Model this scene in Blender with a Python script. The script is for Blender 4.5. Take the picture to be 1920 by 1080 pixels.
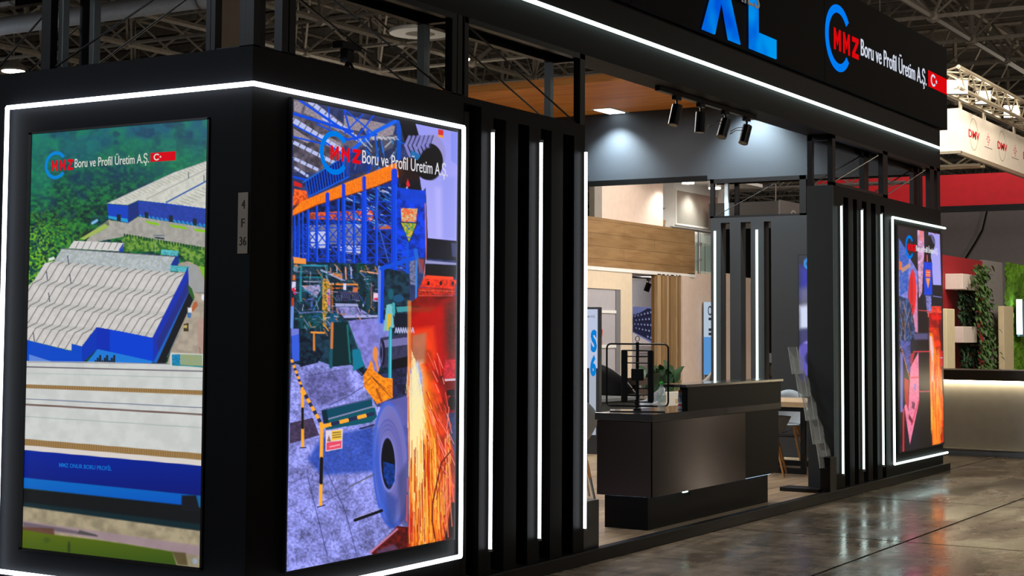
import bpy, math, random
import numpy as np
from mathutils import Vector, Matrix

scene = bpy.context.scene
for o in list(bpy.data.objects):
    bpy.data.objects.remove(o)
COL = scene.collection

# ------------------------------------------------------------------ camera
CAM = Vector((-5.939, -5.012, 1.55))
yaw, pitch, roll = 0.558363, 0.0592343, 0.0070132
fwd = Vector((math.cos(yaw) * math.cos(pitch), math.sin(yaw) * math.cos(pitch), math.sin(pitch)))
rt0 = Vector((math.sin(yaw), -math.cos(yaw), 0))
up0 = rt0.cross(fwd)
rt = math.cos(roll) * rt0 + math.sin(roll) * up0
up = -math.sin(roll) * rt0 + math.cos(roll) * up0
cd = bpy.data.cameras.new('camera')
cam = bpy.data.objects.new('camera', cd)
COL.objects.link(cam)
M = Matrix((rt, up, -fwd)).transposed().to_4x4()
M.translation = CAM
cam.matrix_world = M
cd.sensor_width = 36.0
cd.lens = 2958.8 / 1920 * 36.0
cd.shift_x = (960 - 893.6) / 1920
cd.shift_y = (443.2 - 540) / 1920
cd.clip_end = 400
scene.camera = cam

# ------------------------------------------------------------------ view + world
scene.view_settings.view_transform = 'Standard'
scene.view_settings.look = 'None'
scene.view_settings.exposure = 0.0
scene.view_settings.gamma = 1.0
scene.view_settings.use_curve_mapping = False
w = bpy.data.worlds.new('world'); scene.world = w; w.use_nodes = True
w.node_tree.nodes['Background'].inputs[0].default_value = (0.95, 0.92, 0.88, 1)
w.node_tree.nodes['Background'].inputs[1].default_value = 0.10

def area(name, loc, target, size, energy, color=(1, 1, 1), sizey=None, spread=None):
    l = bpy.data.lights.new(name, 'AREA'); l.energy = energy; l.color = color
    l.shape = 'RECTANGLE'; l.size = size; l.size_y = sizey or size
    if spread: l.spread = math.radians(spread)
    o = bpy.data.objects.new(name, l); COL.objects.link(o)
    o.location = loc
    o.rotation_euler = (Vector(target) - Vector(loc)).to_track_quat('-Z', 'Y').to_euler()
    return o
def spot(name, loc, target, energy, angle=60, blend=.6, color=(1, 1, 1), radius=.04):
    l = bpy.data.lights.new(name, 'SPOT'); l.energy = energy; l.color = color
    l.spot_size = math.radians(angle); l.spot_blend = blend; l.shadow_soft_size = radius
    o = bpy.data.objects.new(name, l); COL.objects.link(o)
    o.location = loc
    o.rotation_euler = (Vector(target) - Vector(loc)).to_track_quat('-Z', 'Y').to_euler()
    return o
# unseen overhead fill lamps, added to brighten the hall
area('hall_fill_light', (6, -9, 8.6), (8, -4, 0), 1.5, 170, (1, .9, .78))
area('hall_fill_light', (26, -6, 8.6), (26, -2, 0), 1.5, 260, (1, .88, .72))
area('hall_fill_light', (-9, 7, 6.6), (-3, 4, 0), 1.3, 260, (.82, .9, 1))
area('hall_fill_light', (20, 30, 8.6), (20, 30, 0), 2.0, 300, (1, .95, .9))
# stand interior
spot('ceiling_downlight', (11.72, 4.07, 4.31), (11.97, 4.07, 3.0), 480, 104, .9, (.77, .93, 1), .06)
spot('ceiling_downlight', (11.66, 2.2, 4.4), (11.95, 2.2, 3.0), 400, 104, .9, (.77, .93, 1), .06)
def point(name, loc, energy, color, r=.6):
    l = bpy.data.lights.new(name, 'POINT'); l.energy = energy; l.color = color; l.shadow_soft_size = r
    o = bpy.data.objects.new(name, l); COL.objects.link(o); o.location = loc
point('roof_fill_point', (17, 30, 5.6), 260, (.8, .9, 1)); point('roof_fill_point', (29, 20, 5.8), 260, (1, .9, .76)); point('roof_fill_point', (44, 4, 6.5), 360, (1, .88, .72)); point('roof_fill_point', (60, 30, 6), 600, (1, .9, .78))  # unseen point fills, added to bring out the roof trusses and ducts
area('counter_streak_light', (18.58, -5.6, 2.3), (5.6, .1, 1.2), .25, 30, (1, .84, .66), 2.6)  # tall unseen lamp, added to draw a streak on the counter front
point('counter_end_highlight', (2.0, 1.65, 2.0), 5, (.86, .9, 1), .1)  # hidden point light, added for a highlight on the counter's left face
area('interior_fill_light', (9.6, 1.7, 3.5), (10.2, 1.3, 0), .5, 26, (1, .97, .94))  # unseen fill, added to brighten the chairs and table
area('red_header_fill', (24.2, 2.5, 7.6), (27, 2.0, 4.3), 1.5, 120, (1, .95, .92), 4)  # unseen fill, added to brighten the red header and grey wall
for tx in (5.2, 5.7, 6.1, 6.6): spot('track_spot_light', (tx, .2, 3.1), (tx - .5, .75, 0), 38, 70, .7, (1, .96, .9), .03)
area('interior_fill_light', (7.6, 3.6, 4.25), (7.4, 2.2, 0), 1.4, 150, (1, .96, .92))  # unseen overhead fills, added to brighten the stand interior
area('interior_fill_light', (10.6, 3.6, 4.25), (10.6, 3.4, 0), .5, 45, (1, .95, .9))
spot('counter_fill_spot', (3.9, 2.6, 3.9), (4.8, .6, .7), 160, 60, .8, (.9, .9, 1), .12)  # unseen spot, added to brighten the counter
# neighbouring stands
area('neighbour_fill_light', (18.5, 4.0, 5.4), (18.6, 7.2, 3.2), 3.0, 120, (1, .93, .84))  # first of the area fills added to brighten the neighbouring stands
area('neighbour_fill_light', (20.6, 7.8, 2.5), (22.6, 9.0, 1.5), .6, 40, (1, .98, .97), .4)
area('neighbour_fill_light', (16.5, 3.8, 3.4), (17.8, 7.0, 1.0), 1.2, 75, (1, .94, .88))
area('neighbour_fill_light', (16.4, -1.6, 5.3), (20.5, 2.0, 1.6), 2.2, 240, (1, .9, .76))
spot('banner_light', (17.3, -1.2, 6.6), (19.5, 1.37, 4.6), 330, 80, .8, (1, .92, .8), .3)
area('neighbour_fill_light', (15.6, 1.6, 6.4), (18, 2.2, 3.8), 1.6, 140, (1, .94, .9))

# ------------------------------------------------------------------ helpers
def s2l(c):
    c = np.asarray(c, float) / 255.0
    return np.where(c <= 0.04045, c / 12.92, ((c + 0.055) / 1.055) ** 2.4)
def rgb(c):
    v = s2l(c); return (float(v[0]), float(v[1]), float(v[2]), 1)
MATS = {}
def mat(name, col, rough=.6, metal=0, noise=0, nscale=8, bump=0, bscale=60, spec=.5, stretch=(1, 1, 1), coat=0, aniso=0):
    if name in MATS: return MATS[name]
    m = bpy.data.materials.new(name); m.use_nodes = True; MATS[name] = m
    nt = m.node_tree; b = nt.nodes['Principled BSDF']
    b.inputs['Base Color'].default_value = rgb(col); b.inputs['Roughness'].default_value = rough
    b.inputs['Metallic'].default_value = metal; b.inputs['Specular IOR Level'].default_value = spec
    b.inputs['Coat Weight'].default_value = coat; b.inputs['Anisotropic'].default_value = aniso
    if aniso:
        b.inputs['Anisotropic Rotation'].default_value = .25
        tg = nt.nodes.new('ShaderNodeTangent'); tg.direction_type = 'RADIAL'; tg.axis = 'Z'
        nt.links.new(tg.outputs[0], b.inputs['Tangent'])
    tc = nt.nodes.new('ShaderNodeTexCoord'); mp = nt.nodes.new('ShaderNodeMapping')
    mp.inputs['Scale'].default_value = stretch
    nt.links.new(tc.outputs['Object'], mp.inputs[0])
    n = nt.nodes.new('ShaderNodeTexNoise'); n.inputs['Scale'].default_value = nscale; n.inputs['Detail'].default_value = 5
    nt.links.new(mp.outputs[0], n.inputs[0])
    k = max(noise, .04)
    r = nt.nodes.new('ShaderNodeMapRange')
    r.inputs['From Min'].default_value = .3; r.inputs['From Max'].default_value = .7
    r.inputs['To Min'].default_value = 1 - k; r.inputs['To Max'].default_value = 1 + k
    nt.links.new(n.outputs['Fac'], r.inputs[0])
    mx = nt.nodes.new('ShaderNodeVectorMath'); mx.operation = 'SCALE'
    mx.inputs[0].default_value = rgb(col)[:3]
    nt.links.new(r.outputs[0], mx.inputs['Scale']); nt.links.new(mx.outputs[0], b.inputs['Base Color'])
    if bump:
        n2 = nt.nodes.new('ShaderNodeTexNoise'); n2.inputs['Scale'].default_value = bscale
        nt.links.new(mp.outputs[0], n2.inputs[0])
        bp = nt.nodes.new('ShaderNodeBump'); bp.inputs['Strength'].default_value = bump; bp.inputs['Distance'].default_value = .01
        nt.links.new(n2.outputs['Fac'], bp.inputs['Height']); nt.links.new(bp.outputs[0], b.inputs['Normal'])
    return m
def emis(name, col, strength=1.0, var=0):
    if name in MATS: return MATS[name]
    m = bpy.data.materials.new(name); m.use_nodes = True; MATS[name] = m
    nt = m.node_tree; b = nt.nodes['Principled BSDF']
    b.inputs['Base Color'].default_value = (0.0, 0.0, 0.0, 1); b.inputs['Specular IOR Level'].default_value = .0
    b.inputs['Emission Color'].default_value = rgb(col); b.inputs['Emission Strength'].default_value = strength
    if var:
        tc = nt.nodes.new('ShaderNodeTexCoord'); n = nt.nodes.new('ShaderNodeTexNoise'); n.inputs['Scale'].default_value = 2.2
        cr = nt.nodes.new('ShaderNodeValToRGB')
        cr.color_ramp.elements[0].position = .35; cr.color_ramp.elements[0].color = rgb((0, 78, 214))
        cr.color_ramp.elements[1].position = .62; cr.color_ramp.elements[1].color = rgb((0, 150, 238))
        nt.links.new(tc.outputs['Object'], n.inputs[0]); nt.links.new(n.outputs['Fac'], cr.inputs[0])
        nt.links.new(cr.outputs[0], b.inputs['Emission Color'])
    return m
def wood(name, c1, c2, scale=(1, 1, 1), rough=.5, axis_stretch=(1.2, 14, 14), planks=None):
    if name in MATS: return MATS[name]
    m = bpy.data.materials.new(name); m.use_nodes = True; MATS[name] = m
    nt = m.node_tree; b = nt.nodes['Principled BSDF']; b.inputs['Roughness'].default_value = rough
    tc = nt.nodes.new('ShaderNodeTexCoord'); mp = nt.nodes.new('ShaderNodeMapping'); mp.inputs['Scale'].default_value = axis_stretch
    nt.links.new(tc.outputs['Object'], mp.inputs[0])
    n = nt.nodes.new('ShaderNodeTexNoise'); n.inputs['Scale'].default_value = 1.6; n.inputs['Detail'].default_value = 8; n.inputs['Distortion'].default_value = .6
    nt.links.new(mp.outputs[0], n.inputs[0])
    cr = nt.nodes.new('ShaderNodeValToRGB')
    cr.color_ramp.elements[0].position = .3; cr.color_ramp.elements[0].color = rgb(c1)
    cr.color_ramp.elements[1].position = .62; cr.color_ramp.elements[1].color = rgb(c2)
    nt.links.new(n.outputs['Fac'], cr.inputs[0])
    out = cr.outputs[0]
    if planks:
        br = nt.nodes.new('ShaderNodeTexBrick'); br.inputs['Scale'].default_value = 1
        br.inputs['Brick Width'].default_value = planks[0]; br.inputs['Row Height'].default_value = planks[1]
        br.inputs['Mortar Size'].default_value = .004
        br.inputs['Color1'].default_value = (1, 1, 1, 1); br.inputs['Color2'].default_value = (.82, .82, .82, 1); br.inputs['Mortar'].default_value = (.4, .4, .4, 1)
        mp2 = nt.nodes.new('ShaderNodeMapping'); mp2.inputs['Rotation'].default_value = planks[2]
        nt.links.new(tc.outputs['Object'], mp2.inputs[0]); nt.links.new(mp2.outputs[0], br.inputs[0])
        mx = nt.nodes.new('ShaderNodeMix'); mx.data_type = 'RGBA'; mx.blend_type = 'MULTIPLY'; mx.inputs[0].default_value = 1
        nt.links.new(out, mx.inputs[6]); nt.links.new(br.outputs[0], mx.inputs[7]); out = mx.outputs[2]
    nt.links.new(out, b.inputs['Base Color'])
    return m
def glass(name, col=(230, 240, 240), rough=.05, alpha=.25):
    if name in MATS: return MATS[name]
    m = bpy.data.materials.new(name); m.use_nodes = True; MATS[name] = m
    b = m.node_tree.nodes['Principled BSDF']
    b.inputs['Base Color'].default_value = rgb(col); b.inputs['Roughness'].default_value = rough
    b.inputs['Alpha'].default_value = alpha; b.inputs['Specular IOR Level'].default_value = 1.0
    return m

class MB:
    def __init__(s): s.v = []; s.f = []
    def add(s, vs, fs):
        n = len(s.v); s.v += [tuple(map(float, v)) for v in vs]; s.f += [tuple(i + n for i in f) for f in fs]; return s
    def box(s, x0, x1, y0, y1, z0, z1):
        return s.add([(x0, y0, z0), (x1, y0, z0), (x1, y1, z0), (x0, y1, z0), (x0, y0, z1), (x1, y0, z1), (x1, y1, z1), (x0, y1, z1)],
                     [(0, 3, 2, 1), (4, 5, 6, 7), (0, 1, 5, 4), (1, 2, 6, 5), (2, 3, 7, 6), (3, 0, 4, 7)])
    def tube(s, p, q, r, n=8, r2=None, cap=True):
        p = Vector(p); q = Vector(q); r2 = r if r2 is None else r2
        d = (q - p).normalized(); a = d.orthogonal().normalized(); b = d.cross(a)
        vs = []
        for k in range(n):
            t = 2 * math.pi * k / n + math.pi / n; o = math.cos(t) * a + math.sin(t) * b
            vs += [p + o * r, q + o * r2]
        fs = [(2 * k, 2 * ((k + 1) % n), 2 * ((k + 1) % n) + 1, 2 * k + 1) for k in range(n)]
        if cap: fs += [tuple(2 * k for k in reversed(range(n))), tuple(2 * k + 1 for k in range(n))]
        return s.add(vs, fs)
    def path(s, pts, r, n=8, closed=False):
        for a, b in zip(pts, pts[1:] + ([pts[0]] if closed else [])):
            if (Vector(a) - Vector(b)).length > 1e-5: s.tube(a, b, r, n)
        return s
    def lathe(s, c, prof, n=24):
        vs = []; m = len(prof)
        for k in range(n):
            t = 2 * math.pi * k / n
            for (r, z) in prof: vs.append((c[0] + r * math.cos(t), c[1] + r * math.sin(t), c[2] + z))
        fs = []
        for k in range(n):
            k2 = (k + 1) % n
            for j in range(m - 1): fs.append((k * m + j, k2 * m + j, k2 * m + j + 1, k * m + j + 1))
        fs.append(tuple(k * m for k in reversed(range(n)))); fs.append(tuple(k * m + m - 1 for k in range(n)))
        return s.add(vs, fs)
    def prism(s, poly, fn, a, b):
        """poly in 2-D (ccw), fn(u, v, h) -> xyz"""
        n = len(poly)
        vs = [fn(u, v, a) for u, v in poly] + [fn(u, v, b) for u, v in poly]
        fs = [tuple(range(n)), tuple(reversed(range(n, 2 * n)))] + [(i, i + n, (i + 1) % n + n, (i + 1) % n) for i in range(n)]
        return s.add(vs, fs)
    def grid(s, fn, nu, nv):
        vs = [fn(i / nu, j / nv) for j in range(nv + 1) for i in range(nu + 1)]
        fs = [(j * (nu + 1) + i, j * (nu + 1) + i + 1, (j + 1) * (nu + 1) + i + 1, (j + 1) * (nu + 1) + i) for j in range(nv) for i in range(nu)]
        return s.add(vs, fs)
    def mesh(s, name, m, off=(0, 0, 0)):
        me = bpy.data.meshes.new(name)
        me.from_pydata([(a - off[0], b - off[1], c - off[2]) for a, b, c in s.v], [], s.f)
        me.materials.append(m); me.validate(); me.update()
        bm_fix(me)
        return me
import bmesh
def bm_fix(me):
    bm = bmesh.new(); bm.from_mesh(me); bmesh.ops.recalc_face_normals(bm, faces=bm.faces); bm.to_mesh(me); bm.free()
def T(name, label, cat, loc=(0, 0, 0), group=None, rz=0):
    o = bpy.data.objects.new(name, None); COL.objects.link(o); o.location = loc; o.rotation_euler = (0, 0, rz)
    o.empty_display_size = .1
    o['label'] = label; o['category'] = cat
    if group: o['group'] = group
    return o
def P(name, mb, m, parent, label=None, bevel=0, smooth=False, local=False, solid=0, stuff=False, root=None):
    """a part; vertices given in world coordinates unless local=True"""
    base = (0, 0, 0)
    if not local:
        q = parent
        while q is not None:
            base = tuple(base[i] + q.location[i] for i in range(3)); q = q.parent
    o = bpy.data.objects.new(name, mb.mesh(name, m, base)); COL.objects.link(o); o.parent = parent
    finish(o, bevel, smooth, solid)
    if label: o['label'] = label
    if stuff: o['kind'] = 'stuff'
    return o
def finish(o, bevel=0, smooth=False, solid=0):
    if smooth:
        o.data.polygons.foreach_set('use_smooth', [True] * len(o.data.polygons))
    if solid:
        md = o.modifiers.new('solid', 'SOLIDIFY'); md.thickness = solid; md.offset = 0
    if bevel:
        md = o.modifiers.new('bevel', 'BEVEL'); md.width = bevel; md.segments = 2; md.limit_method = 'ANGLE'
def S(name, mb, m, label=None, cat=None, group=None, kind='structure', bevel=0, smooth=False, solid=0):
    o = bpy.data.objects.new(name, mb.mesh(name, m)); COL.objects.link(o)
    finish(o, bevel, smooth, solid)
    if kind: o['kind'] = kind
    if label: o['label'] = label
    if cat: o['category'] = cat
    if group: o['group'] = group
    return o
def thing(name, mb, m, label, cat, group=None, **k): return S(name, mb, m, label, cat, group, kind=None, **k)
def copy_tree(o, parent=None):
    c = o.copy(); COL.objects.link(c); c.parent = parent
    for ch in list(o.children): copy_tree(ch, c)
    return c

# planes: u to the viewer's right, v up, h outwards
def frontp(y): return lambda u, v, h: (u, y - h, v)          # faces -Y, u = x
def leftp(x): return lambda u, v, h: (x - h, u, v)           # faces -X, u = y (right = -y)

def text_mb(string, x0, x1, z0, z1, fn, h=.004, mirror=False, bold=0, cap=None):
    """lettering fitted into the box x0..x1, z0..z1 (baseline z0, height of capitals up to z1)"""
    c = bpy.data.curves.new('lettering', 'FONT'); c.body = string; c.size = 1; c.extrude = .5; c.offset = bold; c.resolution_u = 3
    o = bpy.data.objects.new('lettering', c); COL.objects.link(o)
    bpy.context.view_layer.update()
    me = bpy.data.meshes.new_from_object(o.evaluated_get(bpy.context.evaluated_depsgraph_get()))
    n = len(me.vertices); co = np.empty(n * 3); me.vertices.foreach_get('co', co); co = co.reshape(-1, 3)
    fs = [tuple(p.vertices) for p in me.polygons]
    bpy.data.objects.remove(o); bpy.data.curves.remove(c); bpy.data.meshes.remove(me)
    a, b = co[:, 0].min(), co[:, 0].max()
    capz = .73 if cap is None else cap
    u = x0 + (co[:, 0] - a) / (b - a) * (x1 - x0); v = z0 + co[:, 1] / capz * (z1 - z0); hh = (co[:, 2] + .5) * h
    mb = MB(); mb.add([fn(float(p), float(q), float(r)) for p, q, r in zip(u, v, hh)], fs)
    return mb
def arc_mb(cx, cz, rx, rz, w, a0, a1, fn, h=.004, n=48):
    mb = MB(); vs = []
    for k in range(n + 1):
        t = math.radians(a0 + (a1 - a0) * k / n); c, s_ = math.cos(t), math.sin(t)
        for rr in (1, 1 - w):
            for hh in (0, h): vs.append(fn(cx + rx * rr * c, cz + rz * rr * s_, hh))
    fs = []
    for k in range(n):
        a = 4 * k; b = a + 4
        fs += [(a, b, b + 1, a + 1), (a + 2, a + 3, b + 3, b + 2), (a + 1, b + 1, b + 3, a + 3), (a, a + 2, b + 2, b)]
    fs += [(0, 1, 3, 2), (4 * n, 4 * n + 2, 4 * n + 3, 4 * n + 1)]
    return mb.add(vs, fs)
def blocky(letter, x0, x1, z0, z1, fn, h):
    """block capitals M and Z of the emblem"""
    mb = MB(); W = x1 - x0; H = z1 - z0
    if letter == 'M':
        poly = [(0, 0), (.24, 0), (.24, .62), (.5, .22), (.76, .62), (.76, 0), (1, 0), (1, 1), (.78, 1), (.5, .52), (.22, 1), (0, 1)]
    else:
        poly = [(0, 0), (1, 0), (1, .24), (.42, .24), (1, .8), (1, 1), (0, 1), (0, .76), (.6, .76), (0, .22)]
    return mb.prism([(x0 + a * W, z0 + b * H) for a, b in poly], fn, 0, h)
def star_mb(cx, cz, rx, rz, fn, h):
    pts = []
    for k in range(10):
        t = math.pi / 2 + k * math.pi / 5 + math.pi / 2; r = 1 if k % 2 == 0 else .4
        pts.append((cx + rx * r * math.cos(t), cz + rz * r * math.sin(t)))
    return MB().prism(pts, fn, 0, h)

# ------------------------------------------------------------------ materials
BLACK = mat('black_panel', (9, 8.5, 8), .55, noise=.12, nscale=3, bump=.05, bscale=30, spec=.10)
BLACK_SIGN = mat('black_sign_panel', (15, 13.5, 12), .7, noise=.1, nscale=2, spec=.08)
BLACK_BLUELIT = mat('blue_lit_black_panel', (18, 20, 25), .6, noise=.1, nscale=3, spec=.15)  # black panel with bluish side light put into its colour
FRAME = mat('black_frame_metal', (13, 13.5, 15), .4, spec=.2)
FRAME_ALU_LIT = mat('lit_grey_frame_metal', (205, 222, 232), .4, metal=.1)  # aluminium, its colour raised to stand for light on the side faces
CABLE = mat('steel_cable', (120, 118, 112), .35, metal=.8)
CABLE_D = mat('dark_cable', (25, 25, 25), .5)
GREYWALL = mat('slate_grey_wall', (48, 53, 59), .7, noise=.05, nscale=2)
DARKWALL = mat('charcoal_wall', (37, 39, 42), .7, noise=.06, nscale=2)
LED = emis('white_led', (238, 246, 255), 5.5)
LED_G = emis('cool_white_led', (226, 252, 246), 3)
WOODCEIL = wood('ceiling_wood', (222, 132, 44), (248, 166, 72), axis_stretch=(5, .8, 10))
LAMINATE = wood('laminate', (150, 122, 90), (196, 168, 134), rough=.35, axis_stretch=(1.0, 9, 9), planks=(1.3, .19, (0, 0, 0)))
WHITE = mat('white_paint', (225, 223, 218), .6)
CREAM = mat('cream_wall', (214, 196, 170), .7, noise=.04)
PINKW = mat('warm_white_wall', (222, 200, 184), .7, noise=.04)
STEEL = mat('brushed_steel', (170, 172, 172), .3, metal=.9)
RED = mat('red_fabric', (214, 22, 34), .7, noise=.06)
REDWALL = mat('dark_red_wall', (158, 24, 34), .6, noise=.06)

# ------------------------------------------------------------------ hall: floor
def hall_floor():
    m = bpy.data.materials.new('worn_concrete'); m.use_nodes = True
    nt = m.node_tree; L = nt.links.new; b = nt.nodes['Principled BSDF']
    tc = nt.nodes.new('ShaderNodeTexCoord')
    def mp(sc, rot=(0, 0, 0)):
        n = nt.nodes.new('ShaderNodeMapping'); n.inputs['Scale'].default_value = sc; n.inputs['Rotation'].default_value = rot
        L(tc.outputs['Object'], n.inputs[0]); return n.outputs[0]
    def noise(v, s, d=6, dist=0):
        n = nt.nodes.new('ShaderNodeTexNoise'); n.inputs['Scale'].default_value = s; n.inputs['Detail'].default_value = d; n.inputs['Distortion'].default_value = dist
        L(v, n.inputs[0]); return n.outputs['Fac']
    def ramp(f, p0, c0, p1, c1):
        r = nt.nodes.new('ShaderNodeValToRGB'); e = r.color_ramp.elements
        e[0].position = p0; e[0].color = c0; e[1].position = p1; e[1].color = c1; L(f, r.inputs[0]); return r.outputs[0]
    def mix(a, bb, fac=1, t='MULTIPLY'):
        x = nt.nodes.new('ShaderNodeMix'); x.data_type = 'RGBA'; x.blend_type = t; x.inputs[0].default_value = fac
        L(a, x.inputs[6]); L(bb, x.inputs[7]); return x.outputs[2]
    g = lambda v: (v, v, v, 1)
    base = ramp(noise(mp((1, 1, 1)), .9, 8, .5), .3, rgb((118, 105, 88)), .7, rgb((158, 141, 120)))
    streak = ramp(noise(mp((.55, 1.7, 1)), 1.9, 10, 1.4), .33, g(.62), .66, g(1.3))
    cross = ramp(noise(mp((1.6, .8, 1), (0, 0, .35)), 3.2, 9, 1.2), .38, g(.66), .6, g(1.12))
    scuff = ramp(noise(mp((.6, 1.5, 1), (0, 0, -.3)), 2.4, 12, 2.6), .57, g(0), .68, rgb((126, 130, 132)))
    col = mix(mix(base, streak), cross)
    br = nt.nodes.new('ShaderNodeTexBrick'); br.offset = 0
    br.inputs['Scale'].default_value = 1; br.inputs['Brick Width'].default_value = 2.9; br.inputs['Row Height'].default_value = 1.45
    br.inputs['Mortar Size'].default_value = .014; br.inputs['Mortar Smooth'].default_value = .3
    br.inputs['Color1'].default_value = g(1); br.inputs['Color2'].default_value = g(.8); br.inputs['Mortar'].default_value = g(.12)
    L(mp((1, 1, 1)), br.inputs[0])
    col = mix(col, br.outputs[0]); col = mix(col, scuff, .22, 'ADD')
    L(col, b.inputs['Base Color'])
    rr = nt.nodes.new('ShaderNodeMapRange'); rr.inputs['From Min'].default_value = .35; rr.inputs['From Max'].default_value = .65
    rr.inputs['To Min'].default_value = .11; rr.inputs['To Max'].default_value = .30
    L(noise(mp((.6, 1.6, 1)), 1.3, 4), rr.inputs[0]); L(rr.outputs[0], b.inputs['Roughness'])
    bp = nt.nodes.new('ShaderNodeBump'); bp.inputs['Strength'].default_value = .07; bp.inputs['Distance'].default_value = .012
    ad = nt.nodes.new('ShaderNodeMath'); ad.operation = 'ADD'
    L(noise(mp((2, 9, 1)), 5, 4), ad.inputs[0]); L(br.outputs['Fac'], ad.inputs[1]); 
    L(ad.outputs[0], bp.inputs['Height']); L(bp.outputs[0], b.inputs['Normal'])
    sp = nt.nodes.new('ShaderNodeMapRange'); sp.inputs['To Min'].default_value = .14; sp.inputs['To Max'].default_value = 0
    L(br.outputs['Fac'], sp.inputs[0]); L(sp.outputs[0], b.inputs['Specular IOR Level'])
    return m
S('floor', MB().box(-20, 70, -30, 60, -.2, 0), hall_floor(), 'worn polished concrete floor of the exhibition hall')

# ------------------------------------------------------------------ hall: roof
ROOFTUBE = mat('roof_tube', (138, 129, 116), .6, noise=.15)
ROOFDARK = mat('roof_deck', (84, 80, 76), .8, noise=.2)
ROOFBEAM = mat('roof_purlin', (128, 120, 108), .7, noise=.15)
def in_cone(x, y, m=6):
    dx, dy = x + 5.939, y + 5.012
    d = dx * math.cos(yaw) + dy * math.sin(yaw); l = -dx * math.sin(yaw) + dy * math.cos(yaw)
    return d > 12 and abs(l) < .36 * d + m and d < 105
sx, sy, zl, zu = 3.45, 3.2, 9.0, 11.0
lower, brace, upper, purl = MB(), MB(), MB(), MB()
nodes = MB()
for i in range(-8, 30):
    for j in range(-14, 24):
        x, y = 20.6 + sx * i, 18.2 + sy * j
        if not in_cone(x, y): continue
        far = (Vector((x, y, 0)) - CAM).length
        n = 6 if far < 45 else 4
        lower.tube((x, y, zl), (x + sx, y, zl), .085, n, cap=False)
        lower.tube((x, y, zl), (x, y + sy, zl), .055, n, cap=False)
        nodes.lathe((x, y, zl), [(.001, -.17), (.14, -.1), (.17, 0), (.14, .1), (.001, .17)], 6)
        ux, uy = x + sx / 2, y + sy / 2
        upper.tube((ux, uy, zu), (ux + sx, uy, zu), .06, n, cap=False)
        upper.tube((ux, uy, zu), (ux, uy + sy, zu), .06, n, cap=False)
        for a, b in ((0, 0), (sx, 0), (0, sy), (sx, sy)):
            brace.tube((ux, uy, zu), (x + a, y + b, zl), .04, 4, cap=False)
        if (i + j) % 2 == 0: brace.tube((x, y, zl), (x, y, zu), .07, 4, cap=False)
tr = bpy.data.objects.new('ceiling_truss', None); COL.objects.link(tr); tr['kind'] = 'structure'; tr['label'] = 'tubular steel space frame under the roof of the hall'; tr.location = (20.6, 18.2, 9)
P('lower_chord', lower, ROOFTUBE, tr); P('upper_chord', upper, ROOFTUBE, tr); P('web_brace', brace, ROOFTUBE, tr); P('node', nodes, ROOFTUBE, tr)
for k in range(0, 70):
    x = 4 + 1.4 * k
    purl.box(x, x + .14, -30, 60, 11.5, 11.75)
for k in range(0, 24):
    y = -28 + 3.6 * k
    purl.box(0, 100, y, y + .2, 11.9, 12.3)
S('ceiling_purlin', purl, ROOFBEAM, 'rows of dark roof purlins above the space frame')
S('ceiling', MB().box(-20, 105, -32, 62, 12.4, 12.6), ROOFDARK, 'dark roof deck of the exhibition hall')

DUCT = mat('duct_fabric', (226, 234, 245), .6, noise=.06)
def duct(x, z, r, y0, y1, label):
    t = T('air_duct', label, 'air duct', (x, y0, z - r), 'fabric air ducts under the hall roof')
    P('tube', MB().tube((x, y0, z), (x, y1, z), r, 28), DUCT, t, smooth=False)
    m = MB(); y = y0 + .5
    while y < y1:
        m.tube((x, y, z), (x, y + .05, z), r + .03, 28); y += 3.2
    P('ring', m, mat('duct_ring', (120, 122, 124), .5), t, stuff=True)
duct(19.3, 8.6, .21, 14, 50, 'long pale fabric air duct hung lowest across the hall roof, upper left')
duct(17.0, 8.6, .21, 14, 50, 'second pale air duct running above the lower one at the top left')
# round ceiling diffuser
t = T('ceiling_diffuser', 'round pale ring shaped diffuser under the hall roof', 'air diffuser', (25.9, 16.55, 8.7))
P('disc', MB().lathe((25.9, 16.55, 8.8), [(.36, .06), (.37, 0), (.76, .01), (.78, .06), (.76, .1), (.37, .12)], 40), mat('diffuser_white', (250, 246, 236), .6), t)
P('throat', MB().lathe((25.9, 16.55, 8.83), [(.1, .02), (.35, 0), (.36, .9), (.3, .9)], 28), ROOFBEAM, t)
# hall lamps
HALLAMP = emis('hall_lamp_glow', (255, 246, 225), 9)
for (x, y, z, s_, lab) in ((25.2, 30.2, 8.9, .34, 'lit hall lamp hanging low behind the left end of the stand'),
                       (29.6, 17.8, 8.85, .32, 'lit hall lamp half hidden by the upright above the big screen')):

    t = T('hall_lamp', lab, 'hall lamp', (x, y, z))
    P('lamp_head', MB().lathe((x, y, z), [(s_, 0), (s_, .06), (s_ * .4, .3), (.06, .42)], 18), ROOFBEAM, t)
    P('lamp_glow', MB().lathe((x, y, z - .06), [(.02, 0), (s_ * .95, .03), (s_ * .95, .055)], 18), HALLAMP, t)
    P('hanger', MB().tube((x, y, z + .4), (x, y, z + 2.2), .02, 6), ROOFBEAM, t)

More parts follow.
